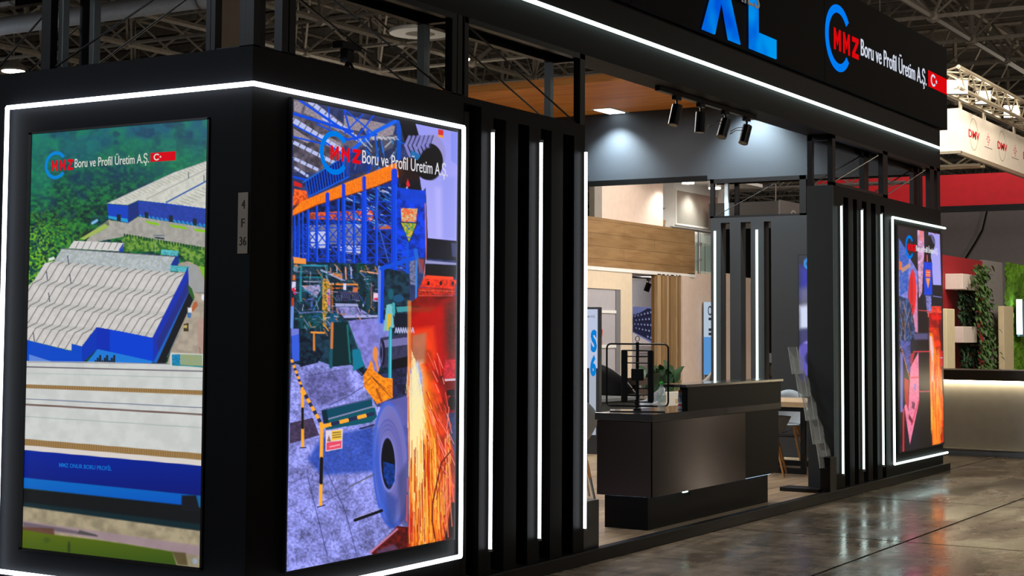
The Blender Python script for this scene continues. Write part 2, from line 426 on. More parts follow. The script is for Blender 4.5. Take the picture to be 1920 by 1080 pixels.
# ------------------------------------------------------------------ stand: platform and shell
S('floor.001', MB().box(.0, 12.02, .04, 8.5, .0, .07), LAMINATE, 'light oak laminate floor of the stand platform')
kerb = MB().box(-.02, 12.2, -.04, .03, .0, .085).box(-.02, .03, .03, 3.2, .0, .085).box(12.02, 12.1, .03, 8.5, 0, .085)
S('baseboard_front', kerb, mat('kerb_black', (12, 12, 13), .4, spec=.15), 'black metal kerb around the edge of the platform', bevel=.004)
FT = 2.94   # top of the lower walls
S('wall_front', MB().box(-.001, 1.93, .0, .24, .085, FT), BLACK, 'black front wall carrying the big corner screen')
S('wall_left', MB().box(-.002, .24, .0005, 1.95, .085, FT - .001), BLACK_BLUELIT, 'black side wall, tinted blue as if lit, at the left end of the stand')
S('wall_front.001', MB().box(10.02, 12.05, .0, .24, .085, FT), BLACK, 'black front wall carrying the far screen')
S('wall_right', MB().box(12.0, 12.16, .5, 2.02, .07, FT), DARKWALL, 'charcoal side wall beside the rear slatted screen')
S('wall_return', MB().box(8.415, 8.44, .0, .255, .085, FT), mat('lit_slate_end_panel', (44, 49, 52), .6), 'dark end face of the right slatted wall')  # colour raised to stand for light on this end face
S('wall_upper', MB().box(12.0, 12.16, .25, 7.5, 3.42, 4.6), GREYWALL, 'slate grey upper side wall washed by downlights')
S('trim_1', MB().box(11.98, 12.0, 2.85, 7.5, 3.40, 3.47), BLACK, 'black edge along the bottom of the grey upper wall')
S('ceiling_wood', MB().box(9.66, 12.0, 2.75, 7.5, 4.33, 4.42), WOODCEIL, 'wood grained ceiling panel over the back of the stand')

# fascia
S('wall_fascia', MB().box(-.02, 12.05, .0, .25, 3.42, 3.87), BLACK, 'black lower fascia band with the light line')
S('wall_fascia_left', MB().box(-.02, .25, .25, 3.2, 3.42, 4.83), BLACK_BLUELIT, 'black fascia above the left end')
for k, (a, b) in enumerate(((.04, 4.085), (4.095, 8.115), (8.125, 12.24))):
    lab = ['leftmost black sign panel of the fascia, plain', 'middle black sign panel of the fascia behind the big blue letters', 'rightmost black sign panel of the fascia with the company emblem'][k]
    thing('signboard', MB().box(a, b, -.035, .10, 3.885, 4.83), BLACK_SIGN, lab, 'sign panel', 'black sign panels of the fascia')

# light lines
def led(name, pts, r, m, label, cat='light strip', group='white light lines on the black walls'):
    mb = MB().path(pts, r, 8)
    return thing(name, mb, m, label, cat, group)
yo = -.03
led('light_strip', [(-.03, 1.71, .24), (-.03, 1.71, 2.745), (-.03, -.03, 2.745), (1.885, yo, 2.745), (1.885, yo, .235), (-.03, yo, .235), (-.03, 1.71, .24)], .0125, LED,
    'long white light line framing both screens and turning round the near corner')
led('light_strip', [(.1, yo, 3.645), (12.1, yo, 3.645)], .0145, LED_G, 'long white light line running the length of the fascia')
led('light_strip', [(12.12, yo, 2.745), (10.16, yo, 2.745), (10.16, yo, .205), (12.12, yo, .205)], .012, LED_G, 'white light line framing the far right screen')

# slatted walls with tubes
def slat_wall(name, label, boards, tubes, lo, hi, base, axis='x', rails=None):
    t = T(name, label, 'slatted wall', base)
    for (a, b) in boards:
        m = MB().box(a, b, .0, .22, lo, hi) if axis == 'x' else MB().box(12.0, 12.16, a, b, lo, hi)
        P('slat', m, BLACK if axis == 'x' else DARKWALL, t)
    for r in rails: P('rail', r, BLACK if axis == 'x' else DARKWALL, t)
    return t
lb = [(1.935, 1.99), (2.13, 2.27), (2.42, 2.57), (2.71, 2.86), (3.0, 3.155), (3.31, 3.46)]
slat_wall('slatted_wall', 'black slatted wall with three tube lights right of the big screen', lb, None, .085, 2.85, (2.7, 0, .085),
          rails=[MB().box(2.13, 3.46, 0, .24, 2.85, FT), MB().box(1.93, 2.13, .0, .05, 2.90, FT), MB().box(1.93, 3.46, .1, .24, .085, .12), MB().box(2.0, 3.46, .23, .25, .12, 2.45)])
rb = [(8.44, 8.72), (8.86, 9.0), (9.12, 9.27), (9.41, 9.55), (9.70, 9.86), (9.98, 10.02)]
slat_wall('slatted_wall', 'black slatted wall with three tube lights left of the far screen', rb, None, .085, 2.85, (9.2, 0, .085),
          rails=[MB().box(8.44, 10.02, 0, .24, 2.85, FT), MB().box(8.44, 10.02, .08, .24, .085, .12)])
bb = [(2.67, 2.80), (2.41, 2.55), (2.11, 2.28)]
slat_wall('slatted_wall', 'dark grey slatted screen with two tube lights behind the reception counter', bb, None, .07, 2.88, (12.1, 2.4, .07), axis='y',
          rails=[MB().box(12.0, 12.24, 2.02, 2.80, 2.88, FT), MB().box(12.0, 12.24, 2.02, 2.80, .07, .1)])
TW = [(2.215, 'left tube light of the three on the near slatted wall'), (2.81, 'middle tube light of the three on the near slatted wall'), (3.42, 'right tube light of the three on the near slatted wall, beside the opening')]
for x, lab in TW:
    t = T('tube_light', lab, 'tube light', (x, -.03, .23), 'tube lights on the near slatted wall')
    P('tube', MB().tube((x, -.03, .24), (x, -.03, 2.75), .0108, 10), LED, t)
    P('cap', MB().tube((x, -.03, .225), (x, -.03, .24), .015, 10), STEEL, t); P('cap', MB().tube((x, -.03, 2.75), (x, -.03, 2.768), .015, 10), STEEL, t)
for x, lab in ((8.575, 'left tube light of the three on the far slatted wall, beside the dark return'), (9.18, 'middle tube light of the three on the far slatted wall'), (9.795, 'right tube light of the three on the far slatted wall, next to the far screen')):
    t = T('tube_light', lab, 'tube light', (x, -.03, .215), 'tube lights on the far slatted wall')
    P('tube', MB().tube((x, -.03, .225), (x, -.03, 2.75), .0105, 10), LED_G, t)
    P('cap', MB().tube((x, -.03, .205), (x, -.03, .225), .017, 10), STEEL, t); P('cap', MB().tube((x, -.03, 2.75), (x, -.03, 2.765), .017, 10), STEEL, t)
for y, lab in ((2.735, 'left tube light on the dark screen behind the counter'), (2.19, 'right tube light on the dark screen behind the counter')):
    t = T('tube_light', lab, 'tube light', (11.97, y, .3), 'tube lights on the rear slatted screen')
    P('tube', MB().tube((11.97, y, .3), (11.97, y, 2.78), .0145, 10), LED_G, t)
    P('cap', MB().tube((11.97, y, .28), (11.97, y, .3), .022, 10), STEEL, t)

# open frames above the walls
FZ0, FZ1 = FT, 3.42
def frame(label, posts, rails, braces, base):
    t = T('open_frame', label, 'metal frame', base, 'open metal frames above the walls')
    for p in posts: P('post', MB().box(*p), FRAME, t)
    for p in rails: P('rail', MB().box(*p), FRAME, t)
    for k, (a, b) in enumerate(braces):
        P('brace_cable', MB().tube(a, b, .006, 6), CABLE if k % 2 else CABLE_D, t)
    return t
def alu_lit_face(ob, boxes):
    for b in boxes: P('post', MB().box(*b), FRAME_ALU_LIT, ob, 'frame metal coloured pale as if lit')
f1 = frame('open metal frame above the big corner screen, two crossing cables in it',
      [(.0, .05, 0, .05, FZ0, FZ1), (.22, .27, 0, .05, FZ0, FZ1), (.28, .33, 0, .05, FZ0, FZ1), (1.80, 1.85, 0, .05, FZ0, FZ1), (1.86, 1.91, 0, .05, FZ0, FZ1), (.285, .33, .2, .25, FZ0, FZ1)],
      [(.0, 1.91, .2, .25, 3.37, 3.42), (.3, 1.8, 0, .05, 3.385, 3.42), (.0, 1.93, .0, .24, 2.938, 2.945), (1.80, 1.85, .05, .2, 3.37, 3.42), (.25, .30, .05, .2, 3.37, 3.42)],
      [((.34, .03, 3.40), (1.79, .03, 2.95)), ((.34, .22, 3.40), (1.79, .22, 2.95))], (1, .1, FZ0))
alu_lit_face(f1, [(1.80, 1.86, .2, .25, FZ0, 3.37), (.34, 1.79, .225, .24, 2.946, 2.958)])
f2 = frame('open metal frame above the near slatted wall, two crossing cables in it',
      [(1.935, 1.98, 0, .05, FZ0, FZ1), (3.39, 3.46, 0, .05, FZ0, FZ1)],
      [(1.93, 3.46, .2, .25, 3.37, 3.42), (1.93, 3.46, 0, .05, 3.385, 3.42), (3.39, 3.44, .05, .2, 3.37, 3.42)],
      [((1.95, .03, 3.40), (3.38, .03, 2.95)), ((1.95, .22, 3.40), (3.38, .22, 2.95))], (2.7, .1, FZ0))
alu_lit_face(f2, [(3.34, 3.38, .2, .25, FZ0, 3.37)])
f3 = frame('open metal frame above the left end wall, with light and dark cables',
      [(0, .05, .0505, .09, FZ0, FZ1), (0, .05, .25, .278, FZ0, FZ1), (0, .05, .282, .31, FZ0, FZ1), (0, .05, 1.42, 1.49, FZ0, FZ1), (0, .05, 1.88, 1.93, FZ0, FZ1), (.2, .25, 1.36, 1.41, FZ0, FZ1)],
      [(.2, .25, .26, 1.93, 3.37, 3.42), (.0, .05, .06, 1.93, 3.385, 3.42)],
      [((.03, 1.42, 2.95), (.03, .32, 3.40)), ((.22, 1.36, 2.95), (.22, .38, 3.40)), ((.03, 1.88, 2.97), (.03, 1.5, 3.25)), ((.22, 1.9, 2.95), (.22, 1.45, 3.2))], (.1, 1, FZ0))
alu_lit_face(f3, [(.20, .25, 1.30, 1.335, FZ0, 3.37), (.055, .1, 1.385, 1.419, FZ0, 3.37)])
f4 = frame('open metal frame above the far slatted wall, right of the opening',
      [(8.42, 8.50, 0, .05, FZ0, FZ1), (8.42, 8.47, .2, .25, FZ0, FZ1), (9.95, 10.11, 0, .05, FZ0, FZ1), (9.95, 10.10, .2, .25, FZ0, FZ1)],
      [(8.42, 10.1, .2, .25, 3.37, 3.42), (8.42, 10.1, 0, .05, 3.385, 3.42), (8.42, 8.47, .05, .2, 3.37, 3.42), (8.42, 10.1, 0, .05, 2.938, 2.97)],
      [((8.5, .22, 2.97), (9.94, .22, 3.38)), ((8.5, .03, 2.97), (9.94, .03, 3.38))], (9.2, .1, FZ0))
f5 = frame('open metal frame above the far screen at the right end',
      [(11.64, 11.80, 0, .05, FZ0, FZ1), (11.92, 12.04, 0, .05, FZ0, FZ1), (11.70, 11.84, .2, .25, FZ0, FZ1), (11.92, 12.04, .2, .25, FZ0, FZ1)],
      [(10.12, 12.04, .2, .25, 3.37, 3.42), (10.12, 12.04, 0, .05, 3.385, 3.42)],
      [((10.13, .22, 2.97), (11.66, .22, 3.38)), ((10.13, .03, 2.97), (11.62, .03, 3.38))], (11, .1, FZ0))
f6 = frame('open window frame above the dark screen behind the counter, one cable across it',
      [(12.0, 12.05, 2.76, 2.81, FZ0, FZ1), (12.0, 12.05, 1.58, 1.66, FZ0, FZ1), (12.19, 12.24, 2.52, 2.57, FZ0, FZ1), (12.19, 12.24, 1.58, 1.66, FZ0, FZ1)],
      [(12.0, 12.05, .25, 2.81, 3.37, 3.42), (12.0, 12.05, 1.58, 2.81, FZ0, 2.965), (12.19, 12.24, .25, 2.81, 3.37, 3.42)],
      [((12.02, 2.74, 2.97), (12.02, 1.9, 3.37)), ((12.2, 1.5, 2.97), (12.2, .5, 3.3))], (12.1, 2.2, FZ0))
alu_lit_face(f6, [(12.06, 12.10, 2.60, 2.645, 2.96, 3.37)])

# numbered plate at the corner
t = T('number_plate', 'small beige plate reading 4 F 36 at the near corner', 'number plate', (-.01, .05, 1.92))
P('plate', MB().box(-.008, -.003, .012, .075, 1.915, 2.215), mat('beige_plate', (176, 160, 142), .6), t)
PT = mat('plate_ink', (16, 14, 12), .6)
for s_, z in (('4', 2.135), ('F', 2.045), ('36', 1.955)):
    a, b = (.052, .030) if len(s_) == 1 else (.062, .020)
    P('lettering', text_mb(s_, a, b, z, z + .045, leftp(-.008), .002), PT, t)

# ------------------------------------------------------------------ lettering on the fascia
SB = emis('sign_blue', (0, 128, 235), 1.0, var=1); SR = emis('sign_red', (222, 8, 14), .95); SW = emis('sign_white', (214, 220, 235), .95); SBL = emis('sign_plain_blue', (0, 122, 240), 1.0)
Fp = frontp(-.037)
t = T('sign_letters', 'big blue letters XL on the middle sign panel', 'sign lettering', (6.1, -.04, 3.9))
X = [(5.31, 3.9), (5.55, 3.9), (5.69, 4.2), (5.83, 3.9), (6.07, 3.9), (5.81, 4.34), (6.07, 4.78), (5.83, 4.78), (5.69, 4.5), (5.55, 4.78), (5.31, 4.78), (5.57, 4.34)]
P('letter', MB().prism(X, Fp, 0, .012), SB, t)
P('letter', MB().prism([(6.27, 3.9), (6.87, 3.9), (6.87, 4.065), (6.465, 4.065), (6.465, 4.78), (6.27, 4.78)], Fp, 0, .012), SB, t)
P('letter', text_mb('SERIES', 5.66, 6.47, 4.26, 4.42, frontp(-.051), .006, bold=.01), mat('sign_silver', (190, 200, 215), .4), t, 'small silver lettering')
def logo(parent, fn, ring, mmz, txt, flag, h=.006, cols=(SBL, SR, SW), bold=0, line='Boru ve Profil Üretim A.Ş.'):
    cx, cz, rx, rz = ring
    P('emblem', arc_mb(cx, cz, rx, rz, .24, 38, 322, fn, h), cols[0], parent)
    x0, x1, z0, z1 = mmz; W = (x1 - x0) / 3.0
    for k, l in enumerate('MMZ'):
        P('letter', blocky(l, x0 + k * W * 1.08, x0 + k * W * 1.08 + W * .78, z0, z1, fn, h), cols[1], parent)
    P('lettering', text_mb(line, *txt, fn, h, bold=bold), cols[2], parent)
    if flag:
        x0, x1, z0, z1 = flag; s_ = 1 if x1 > x0 else -1
        P('flag', MB().prism([(x0, z0), (x1, z0), (x1, z1), (x0, z1)], fn, 0, h * .6), cols[1], parent, 'red flag with a white crescent and star')
        H = z1 - z0
        P('crescent', arc_mb(x0 + s_ * H * .85 * (abs(x1 - x0) / H) * .3, (z0 + z1) / 2, s_ * H * .42 * ASP, H * .38, .34, 40, 320, fn, h), cols[2], parent)
        P('star', star_mb(x0 + s_ * H * (.85 * (abs(x1 - x0) / H) * .3 + .50 * ASP), (z0 + z1) / 2, s_ * H * .17 * ASP, H * .16, fn, h), cols[2], parent)
ASP = 1.3
t = T('company_sign', 'company emblem and name with a small flag on the right sign panel', 'sign lettering', (10, -.04, 4.2))
logo(t, Fp, (8.50, 4.345, .37, .32), (8.37, 9.10, 4.225, 4.43), (9.16, 11.40, 4.285, 4.46), (11.48, 12.235, 4.29, 4.47), h=.004)

# ------------------------------------------------------------------ pictures shown on the screens
# Each picture is computed per vertex of a fine grid; screen layouts are image pixel coordinates mapped by homography, posters use their own units.
RNG = np.random.RandomState(7)
TAB = RNG.rand(256, 256)
def vn(x, y):
    xi = np.floor(x).astype(int); yi = np.floor(y).astype(int); fx = x - xi; fy = y - yi
    fx = fx * fx * (3 - 2 * fx); fy = fy * fy * (3 - 2 * fy)
    a = TAB[xi % 256, yi % 256]; b = TAB[(xi + 1) % 256, yi % 256]; c = TAB[xi % 256, (yi + 1) % 256]; d = TAB[(xi + 1) % 256, (yi + 1) % 256]
    return (a * (1 - fx) + b * fx) * (1 - fy) + (c * (1 - fx) + d * fx) * fy
def fbm(x, y, n=4):
    s_ = 0; a = .5
    for k in range(n): s_ = s_ + a * vn(x * 2 ** k + 17 * k, y * 2 ** k + 31 * k); a *= .5
    return s_ / (1 - .5 ** n)
class Art:
    def __init__(s, corners, w, h, nu, nv):
        """corners: layout coordinates (image pixels for the screens) of top-left, top-right, bottom-right, bottom-left"""
        s.nu, s.nv = nu, nv
        src = [(0, 0), (1, 0), (1, 1), (0, 1)]; A = []; B = []
        for (u, v), (x, y) in zip(src, corners):
            A.append([u, v, 1, 0, 0, 0, -u * x, -v * x]); B.append(x); A.append([0, 0, 0, u, v, 1, -u * y, -v * y]); B.append(y)
        H = np.append(np.linalg.solve(np.array(A, float), np.array(B, float)), 1).reshape(3, 3)
        u, v = np.meshgrid(np.linspace(0, 1, nu + 1), np.linspace(0, 1, nv + 1))
        p = H @ np.stack([u.ravel(), v.ravel(), np.ones(u.size)])
        s.x, s.y = p[0] / p[2], p[1] / p[2]; s.u, s.v = u.ravel(), v.ravel()
        s.c = np.zeros((s.x.size, 3))
    def put(s, idx, m, col):
        if not np.any(m > 0): return
        col = np.asarray(col, float)
        s.c[idx] = s.c[idx] * (1 - m[:, None]) + col * m[:, None]
    def near(s, x0, y0, x1, y1, pad=2.5):
        return np.nonzero((s.x > x0 - pad) & (s.x < x1 + pad) & (s.y > y0 - pad) & (s.y < y1 + pad))[0]
    def polymask(s, pts, soft=.8):
        xs = [p[0] for p in pts]; ys = [p[1] for p in pts]
        idx = s.near(min(xs), min(ys), max(xs), max(ys)); X, Y = s.x[idx], s.y[idx]
        d = np.full(X.shape, 1e9); ins = np.zeros(X.shape, bool); n = len(pts)
        for k in range(n):
            (ax, ay), (bx, by) = pts[k], pts[(k + 1) % n]
            ex, ey = bx - ax, by - ay; L = ex * ex + ey * ey + 1e-9
            t = np.clip(((X - ax) * ex + (Y - ay) * ey) / L, 0, 1)
            d = np.minimum(d, np.hypot(X - ax - t * ex, Y - ay - t * ey))
            cr = ((ay > Y) != (by > Y)) & (X < (bx - ax) * (Y - ay) / ((by - ay) if by != ay else 1e-9) + ax)
            ins ^= cr
        sd = np.where(ins, -d, d)
        return idx, np.clip(.5 - sd / soft, 0, 1)
    def poly(s, pts, col, a=1, soft=.8, n=0, ns=.3, col2=None):
        idx, m = s.polymask(pts, soft)
        if not len(idx): return
        c = np.tile(np.asarray(col, float), (len(idx), 1))
        if n:
            f = fbm(s.x[idx] * ns, s.y[idx] * ns, 3)[:, None]
            f = np.clip((f - .5) * 2.6 + .5, 0, 1)
            if col2 is not None: c = c * (1 - f) + np.asarray(col2, float) * f
            else: c = c * (1 + (f - .5) * n)
        elif col2 is not None:   # top-to-bottom blend
            ys = [p[1] for p in pts]; f = np.clip((s.y[idx] - min(ys)) / (max(ys) - min(ys)), 0, 1)[:, None]
            c = c * (1 - f) + np.asarray(col2, float) * f
        s.put(idx, m * a, c)
    def line(s, pts, w, col, a=1, soft=1.0, dash=None):
        for (ax, ay), (bx, by) in zip(pts, pts[1:]):
            idx = s.near(min(ax, bx), min(ay, by), max(ax, bx), max(ay, by), w + 2)
            if not len(idx): continue
            X, Y = s.x[idx], s.y[idx]; ex, ey = bx - ax, by - ay; L = ex * ex + ey * ey + 1e-9
            t = ((X - ax) * ex + (Y - ay) * ey) / L; tc = np.clip(t, 0, 1)
            d = np.hypot(X - ax - tc * ex, Y - ay - tc * ey)
            m = np.clip(.5 + (w / 2 - d) / soft, 0, 1)
            if dash:
                ln = math.sqrt(L); m = m * (((t * ln / dash[0]) % 1) < dash[1])
            s.put(idx, m * a, col)
    def ell(s, cx, cy, rx, ry, col, a=1, soft=1.2, inner=None, ang=None, rot=0):
        idx = s.near(cx - rx - 20 * abs(rot), cy - ry, cx + rx + 20 * abs(rot), cy + ry, 3); X, Y = s.x[idx] - cx, s.y[idx] - cy
        X, Y = X * math.cos(rot) + Y * math.sin(rot), -X * math.sin(rot) + Y * math.cos(rot)
        q = np.sqrt((X / rx) ** 2 + (Y / ry) ** 2); m = np.clip(.5 + (1 - q) * min(rx, ry) / soft, 0, 1)
        if inner: m = m * np.clip(.5 + (q - inner) * min(rx, ry) / soft, 0, 1)
        s.put(idx, m * a, col)
    def build(s, name, fn, x0, x1, z0, z1, parent, label=None):
        """x0 = left edge, x1 = right edge, z0 bottom, z1 top"""
        nu, nv = s.nu, s.nv
        U = x0 + s.u * (x1 - x0); V = z1 + s.v * (z0 - z1)
        co = np.array([fn(a, b, 0) for a, b in zip(U.tolist(), V.tolist())], dtype=np.float32)
        base = np.zeros(3); q = parent
        while q is not None: base += np.array(q.location[:]); q = q.parent
        co -= base.astype(np.float32)
        me = bpy.data.meshes.new(name); nV = (nu + 1) * (nv + 1); nF = nu * nv
        me.vertices.add(nV); me.vertices.foreach_set('co', co.ravel())
        i, j = np.meshgrid(np.arange(nu), np.arange(nv)); a = (j * (nu + 1) + i).ravel()
        lp = np.stack([a, a + nu + 1, a + nu + 2, a + 1], 1).astype(np.int32)
        me.loops.add(nF * 4); me.loops.foreach_set('vertex_index', lp.ravel())
        me.polygons.add(nF); me.polygons.foreach_set('loop_start', np.arange(0, nF * 4, 4, dtype=np.int32))
        me.update(calc_edges=True)
        at = me.color_attributes.new('picture', 'FLOAT_COLOR', 'POINT')
        c = np.clip(s.c, 0, 255); lin = s2l(c)
        at.data.foreach_set('color', np.concatenate([lin, np.ones((nV, 1))], 1).astype(np.float32).ravel())
        m = MATS.get('screen_picture')
        if not m:
            m = bpy.data.materials.new('screen_picture'); m.use_nodes = True; MATS['screen_picture'] = m
            nt = m.node_tree; b = nt.nodes['Principled BSDF']; b.inputs['Base Color'].default_value = (.01, .01, .01, 1); b.inputs['Roughness'].default_value = .35
            an = nt.nodes.new('ShaderNodeAttribute'); an.attribute_name = 'picture'
            nt.links.new(an.outputs['Color'], b.inputs['Emission Color']); b.inputs['Emission Strength'].default_value = 1.0
        me.materials.append(m)
        o = bpy.data.objects.new(name, me); COL.objects.link(o); o.parent = parent
        if label: o['label'] = label
        return o

# ---- picture 1: aerial view of white-roofed factory halls among trees
def picture1():
    A = Art([(63, 251), (393, 223), (377, 1064), (42, 1026)], 0, 0, 264, 640)
    x, y = A.x, A.y
    t = np.clip((y - 240) / 160, 0, 1)[:, None]
    top = np.array([6, 84, 112.]); low = np.array([22, 84, 46.])
    f1 = np.clip((fbm(x * .035, y * .045, 4) - .3) * 2.2, 0, 1)[:, None]
    far = top * (1 - f1) + np.array([8, 118, 92.]) * f1
    f2 = np.clip((fbm(x * .16, y * .2, 4) - .32) * 2.6, 0, 1)[:, None]
    nearc = np.array([8, 40, 40.]) * (1 - f2) + np.array([34, 118, 52.]) * f2
    A.c[:] = far * (1 - t) + nearc * t
    d = np.clip(((fbm(x * .05 + 9, y * .06, 3)) - .52) * 5, 0, 1)[:, None]
    A.c[:] = A.c * (1 - d * .55) + np.array([8, 44, 80.]) * d * .55
    # brighter crowns at the lower left
    g = (np.clip((y - 380) / 60, 0, 1) * np.clip((190 - x) / 110, 0, 1) * np.clip((fbm(x * .3, y * .3, 3) - .42) * 4, 0, 1))[:, None]
    A.c[:] = A.c * (1 - g) + np.array([112, 176, 38.]) * g
    for (ex, ey, rx, ry) in ((72, 352, 28, 46), (66, 300, 50, 62)):
        A.ell(ex, ey, rx, ry, (20, 150, 110), .22, 5)
    A.ell(330, 300, 70, 40, (20, 140, 90), .35, 40); A.ell(150, 275, 40, 22, (20, 140, 120), .35, 26)
    # upper hall
    A.poly([(204, 380), (330, 322), (393, 300), (392, 390), (315, 380), (262, 374), (242, 383)], (200, 200, 190), n=.08, ns=.2)
    for k in range(34):
        px = 214 + k * 6.4; py = 375 - k * 2.75
        A.line([(px, py), (px + 14, py + 7)], 1.0, (150, 150, 138), .7)
    A.line([(278, 372), (393, 315)], 2.2, (165, 168, 160)); A.line([(315, 378), (393, 337)], 2.4, (0, 70, 160))
    A.line([(204, 380), (330, 322), (393, 301)], 1.2, (170, 160, 180), .8)
    for k in range(9): A.line([(333 + k * 7, 379 - k * 4), (352 + k * 7, 386 - k * 4)], 1.0, (120, 125, 115), .7)
    A.line([(357, 322), (357, 333)], 1.6, (80, 96, 104)); A.line([(386, 328), (386, 338)], 1.6, (80, 96, 104))
    A.poly([(204, 381), (242, 384), (262, 375), (315, 380), (392, 390), (391, 424), (300, 410), (262, 402), (243, 417), (206, 408)], (14, 62, 186))
    A.poly([(243, 384), (262, 375), (264, 402), (243, 417)], (22, 44, 118))
    A.poly([(264, 376), (391, 391), (391, 424), (264, 400)], (34, 60, 160), n=.1)
    A.poly([(206, 403), (242, 409), (243, 416), (206, 408)], (30, 150, 210))
    for k in range(16): A.line([(266 + k * 8, 403 + k * 1.15), (270 + k * 8, 409 + k * 1.15)], 4.5, (40, 140, 205), .85)
    for px, py in ((222, 400), (274, 396), (320, 402), (365, 408)): A.poly([(px, py), (px + 7, py + 1), (px + 7, py + 14), (px, py + 12)], (26, 30, 40))
    # yard
    A.poly([(206, 411), (243, 417), (262, 405), (391, 426), (391, 463), (236, 442), (160, 456), (172, 441), (208, 420)], (160, 158, 150), n=.1, ns=.15)
    for a, b in (((275, 412), (300, 418)), ((320, 419), (352, 425)), ((366, 427), (388, 431))):
        A.poly([(a[0], a[1]), (b[0], b[1] - 1), (b[0] + 2, b[1] + 4), (a[0] + 4, a[1] + 5)], (130, 190, 20))
    A.poly([(150, 447), (200, 418), (206, 424), (160, 448)], (130, 190, 24), .9); A.line([(158, 440), (172, 432)], 4, (40, 42, 40)); A.line([(176, 417), (184, 412)], 5, (120, 180, 220))
    A.poly([(208, 409), (214, 417), (160, 448), (155, 446)], (200, 180, 150), .5)
    A.line([(291, 440), (310, 440)], 1.4, (60, 90, 120)); A.line([(294, 444), (310, 446)], 3, (38, 54, 70))
    # hedge band
    A.poly([(228, 446), (240, 438), (391, 463), (391, 505), (360, 494), (335, 470), (234, 470), (234, 455)], (38, 92, 34), n=1, ns=.25, col2=(120, 160, 62))
    for k in range(30): A.line([(236 + k * 5.3, 437 + k * .92), (236 + k * 5.3, 441.5 + k * .92)], 2.2, (18, 62, 40))
    A.line([(294, 440), (294, 474)], 1, (170, 190, 170), .7)
    # road on the right
    A.poly([(338, 492), (356, 488), (380, 500), (390, 530), (389, 690), (313, 690), (322, 660)], (166, 154, 138), n=.12, ns=.1)
    A.poly([(350, 492), (372, 497), (384, 520), (388, 548), (360, 547)], (150, 156, 158), .8)
    A.poly([(376, 497), (392, 500), (390, 530)], (120, 180, 40)); A.poly([(372, 600), (389, 590), (389, 668), (374, 664)], (176, 140, 128), .7)
    # small roofs behind the main roof
    A.poly([(131, 464), (141, 450), (236, 454), (233, 470)], (208, 206, 204)); A.poly([(226, 466), (234, 454), (234, 470), (226, 470)], (10, 60, 180))
    for k in range(8): A.line([(144 + k * 12.2, 464 + k * .4), (150.5 + k * 12.2, 452 + k * .4)], 1.2, (104, 96, 88))
    A.poly([(104, 488), (118, 465), (333, 480), (322, 509), (180, 496)], (172, 182, 186), n=.12, ns=.25)
    for k in range(17): A.line([(112 + k * 13.2, 487 + k * .9), (124 + k * 13.2, 466 + k * .9)], 1.3, (176, 160, 132), .8)
    A.line([(118, 465), (333, 480)], 1.3, (120, 110, 130)); A.line([(104, 488), (322, 509)], 1.5, (150, 158, 156))
    A.poly([(93, 483), (103, 480), (105, 484), (94, 488)], (220, 220, 224))
    A.poly([(323, 495), (337, 470), (339, 492), (330, 500)], (20, 50, 140))
    A.poly([(305, 466), (338, 469), (336, 479), (305, 476)], (78, 170, 180), n=.3, ns=.5); A.poly([(322, 496), (357, 498), (356, 509), (322, 507)], (78, 170, 180), n=.3, ns=.5)
    # main roof
    roof = [(60, 530), (66, 524), (86, 492), (104, 488), (350, 511), (289, 632), (274, 629), (230, 620), (183, 612), (155, 648), (136, 643), (136, 656), (48, 635), (48, 540)]
    A.poly(roof, (202, 199, 196), n=.05, ns=.1)
    idx, msk = A.polymask(roof, .8); keep = A.c.copy()
    for r, (rx, ry) in enumerate(((104, 488), (70, 525), (40, 563), (10, 600))):
        A.line([(rx, ry + 3), (rx + 300, ry + 27)], 7, (186, 186, 184), .8)
        A.line([(rx, ry + 8), (rx + 300, ry + 34)], .8, (150, 158, 150), .6)
    for k in range(-9, 21):
        px, py = 141 + 14.7 * k, 498 + 1.75 * k
        pts = [(px + 15, py - 8)]; cx_, cy_ = px, py
        pts.append((px, py))
        for r in range(5):
            cx_ -= 17.5; cy_ += 29; pts.append((cx_, cy_)); cx_ -= 16.5; cy_ += 8.5; pts.append((cx_, cy_))
        A.line(pts, 1.5, (88, 80, 76), .85, soft=.9)
    outside = np.ones(len(A.x)); outside[idx] = 1 - msk
    A.c = A.c * (1 - outside[:, None]) + keep * outside[:, None]
    for (px, py) in ((89, 508), (133, 513), (93, 548), (129, 478), (64, 622)): A.line([(px, py), (px + 2, py + 16)], 1.7, (70, 74, 90))
    # walls of the main hall
    A.poly([(356, 497), (357, 545), (290, 678), (288, 632), (349, 512)], (24, 48, 172)); A.poly([(357, 520), (357, 545), (300, 660), (296, 640)], (40, 44, 112), .7)
    A.poly([(357, 545), (360, 552), (312, 652), (296, 679), (290, 678)], (26, 96, 186))
    A.poly([(360, 540), (366, 560), (322, 655), (312, 682), (296, 680)], (22, 24, 28)); A.poly([(356, 532), (363, 540), (368, 556), (366, 562), (356, 545)], (46, 92, 36))
    A.line([(316, 668), (345, 612)], 1.4, (90, 120, 140), .8)
    A.poly([(183, 612), (230, 620), (289, 632), (290, 678), (182, 664)], (0, 62, 206)); A.poly([(183, 612), (208, 616), (208, 660), (182, 664)], (8, 40, 170), .8)
    A.poly([(155, 648), (183, 612), (183, 654), (156, 679)], (6, 52, 180))
    A.poly([(40, 633), (136, 657), (136, 643), (155, 648), (156, 680), (40, 680)], (0, 70, 196))
    A.poly([(185, 653), (290, 676), (280, 684), (160, 684)], (28, 120, 214)); A.poly([(56, 663), (98, 676), (56, 680)], (90, 130, 214))
    for k in range(9): A.line([(181 + k * 4.4, 676 - 5 * (k % 3)), (181 + k * 4.4, 678)], 4, (26, 34, 44))
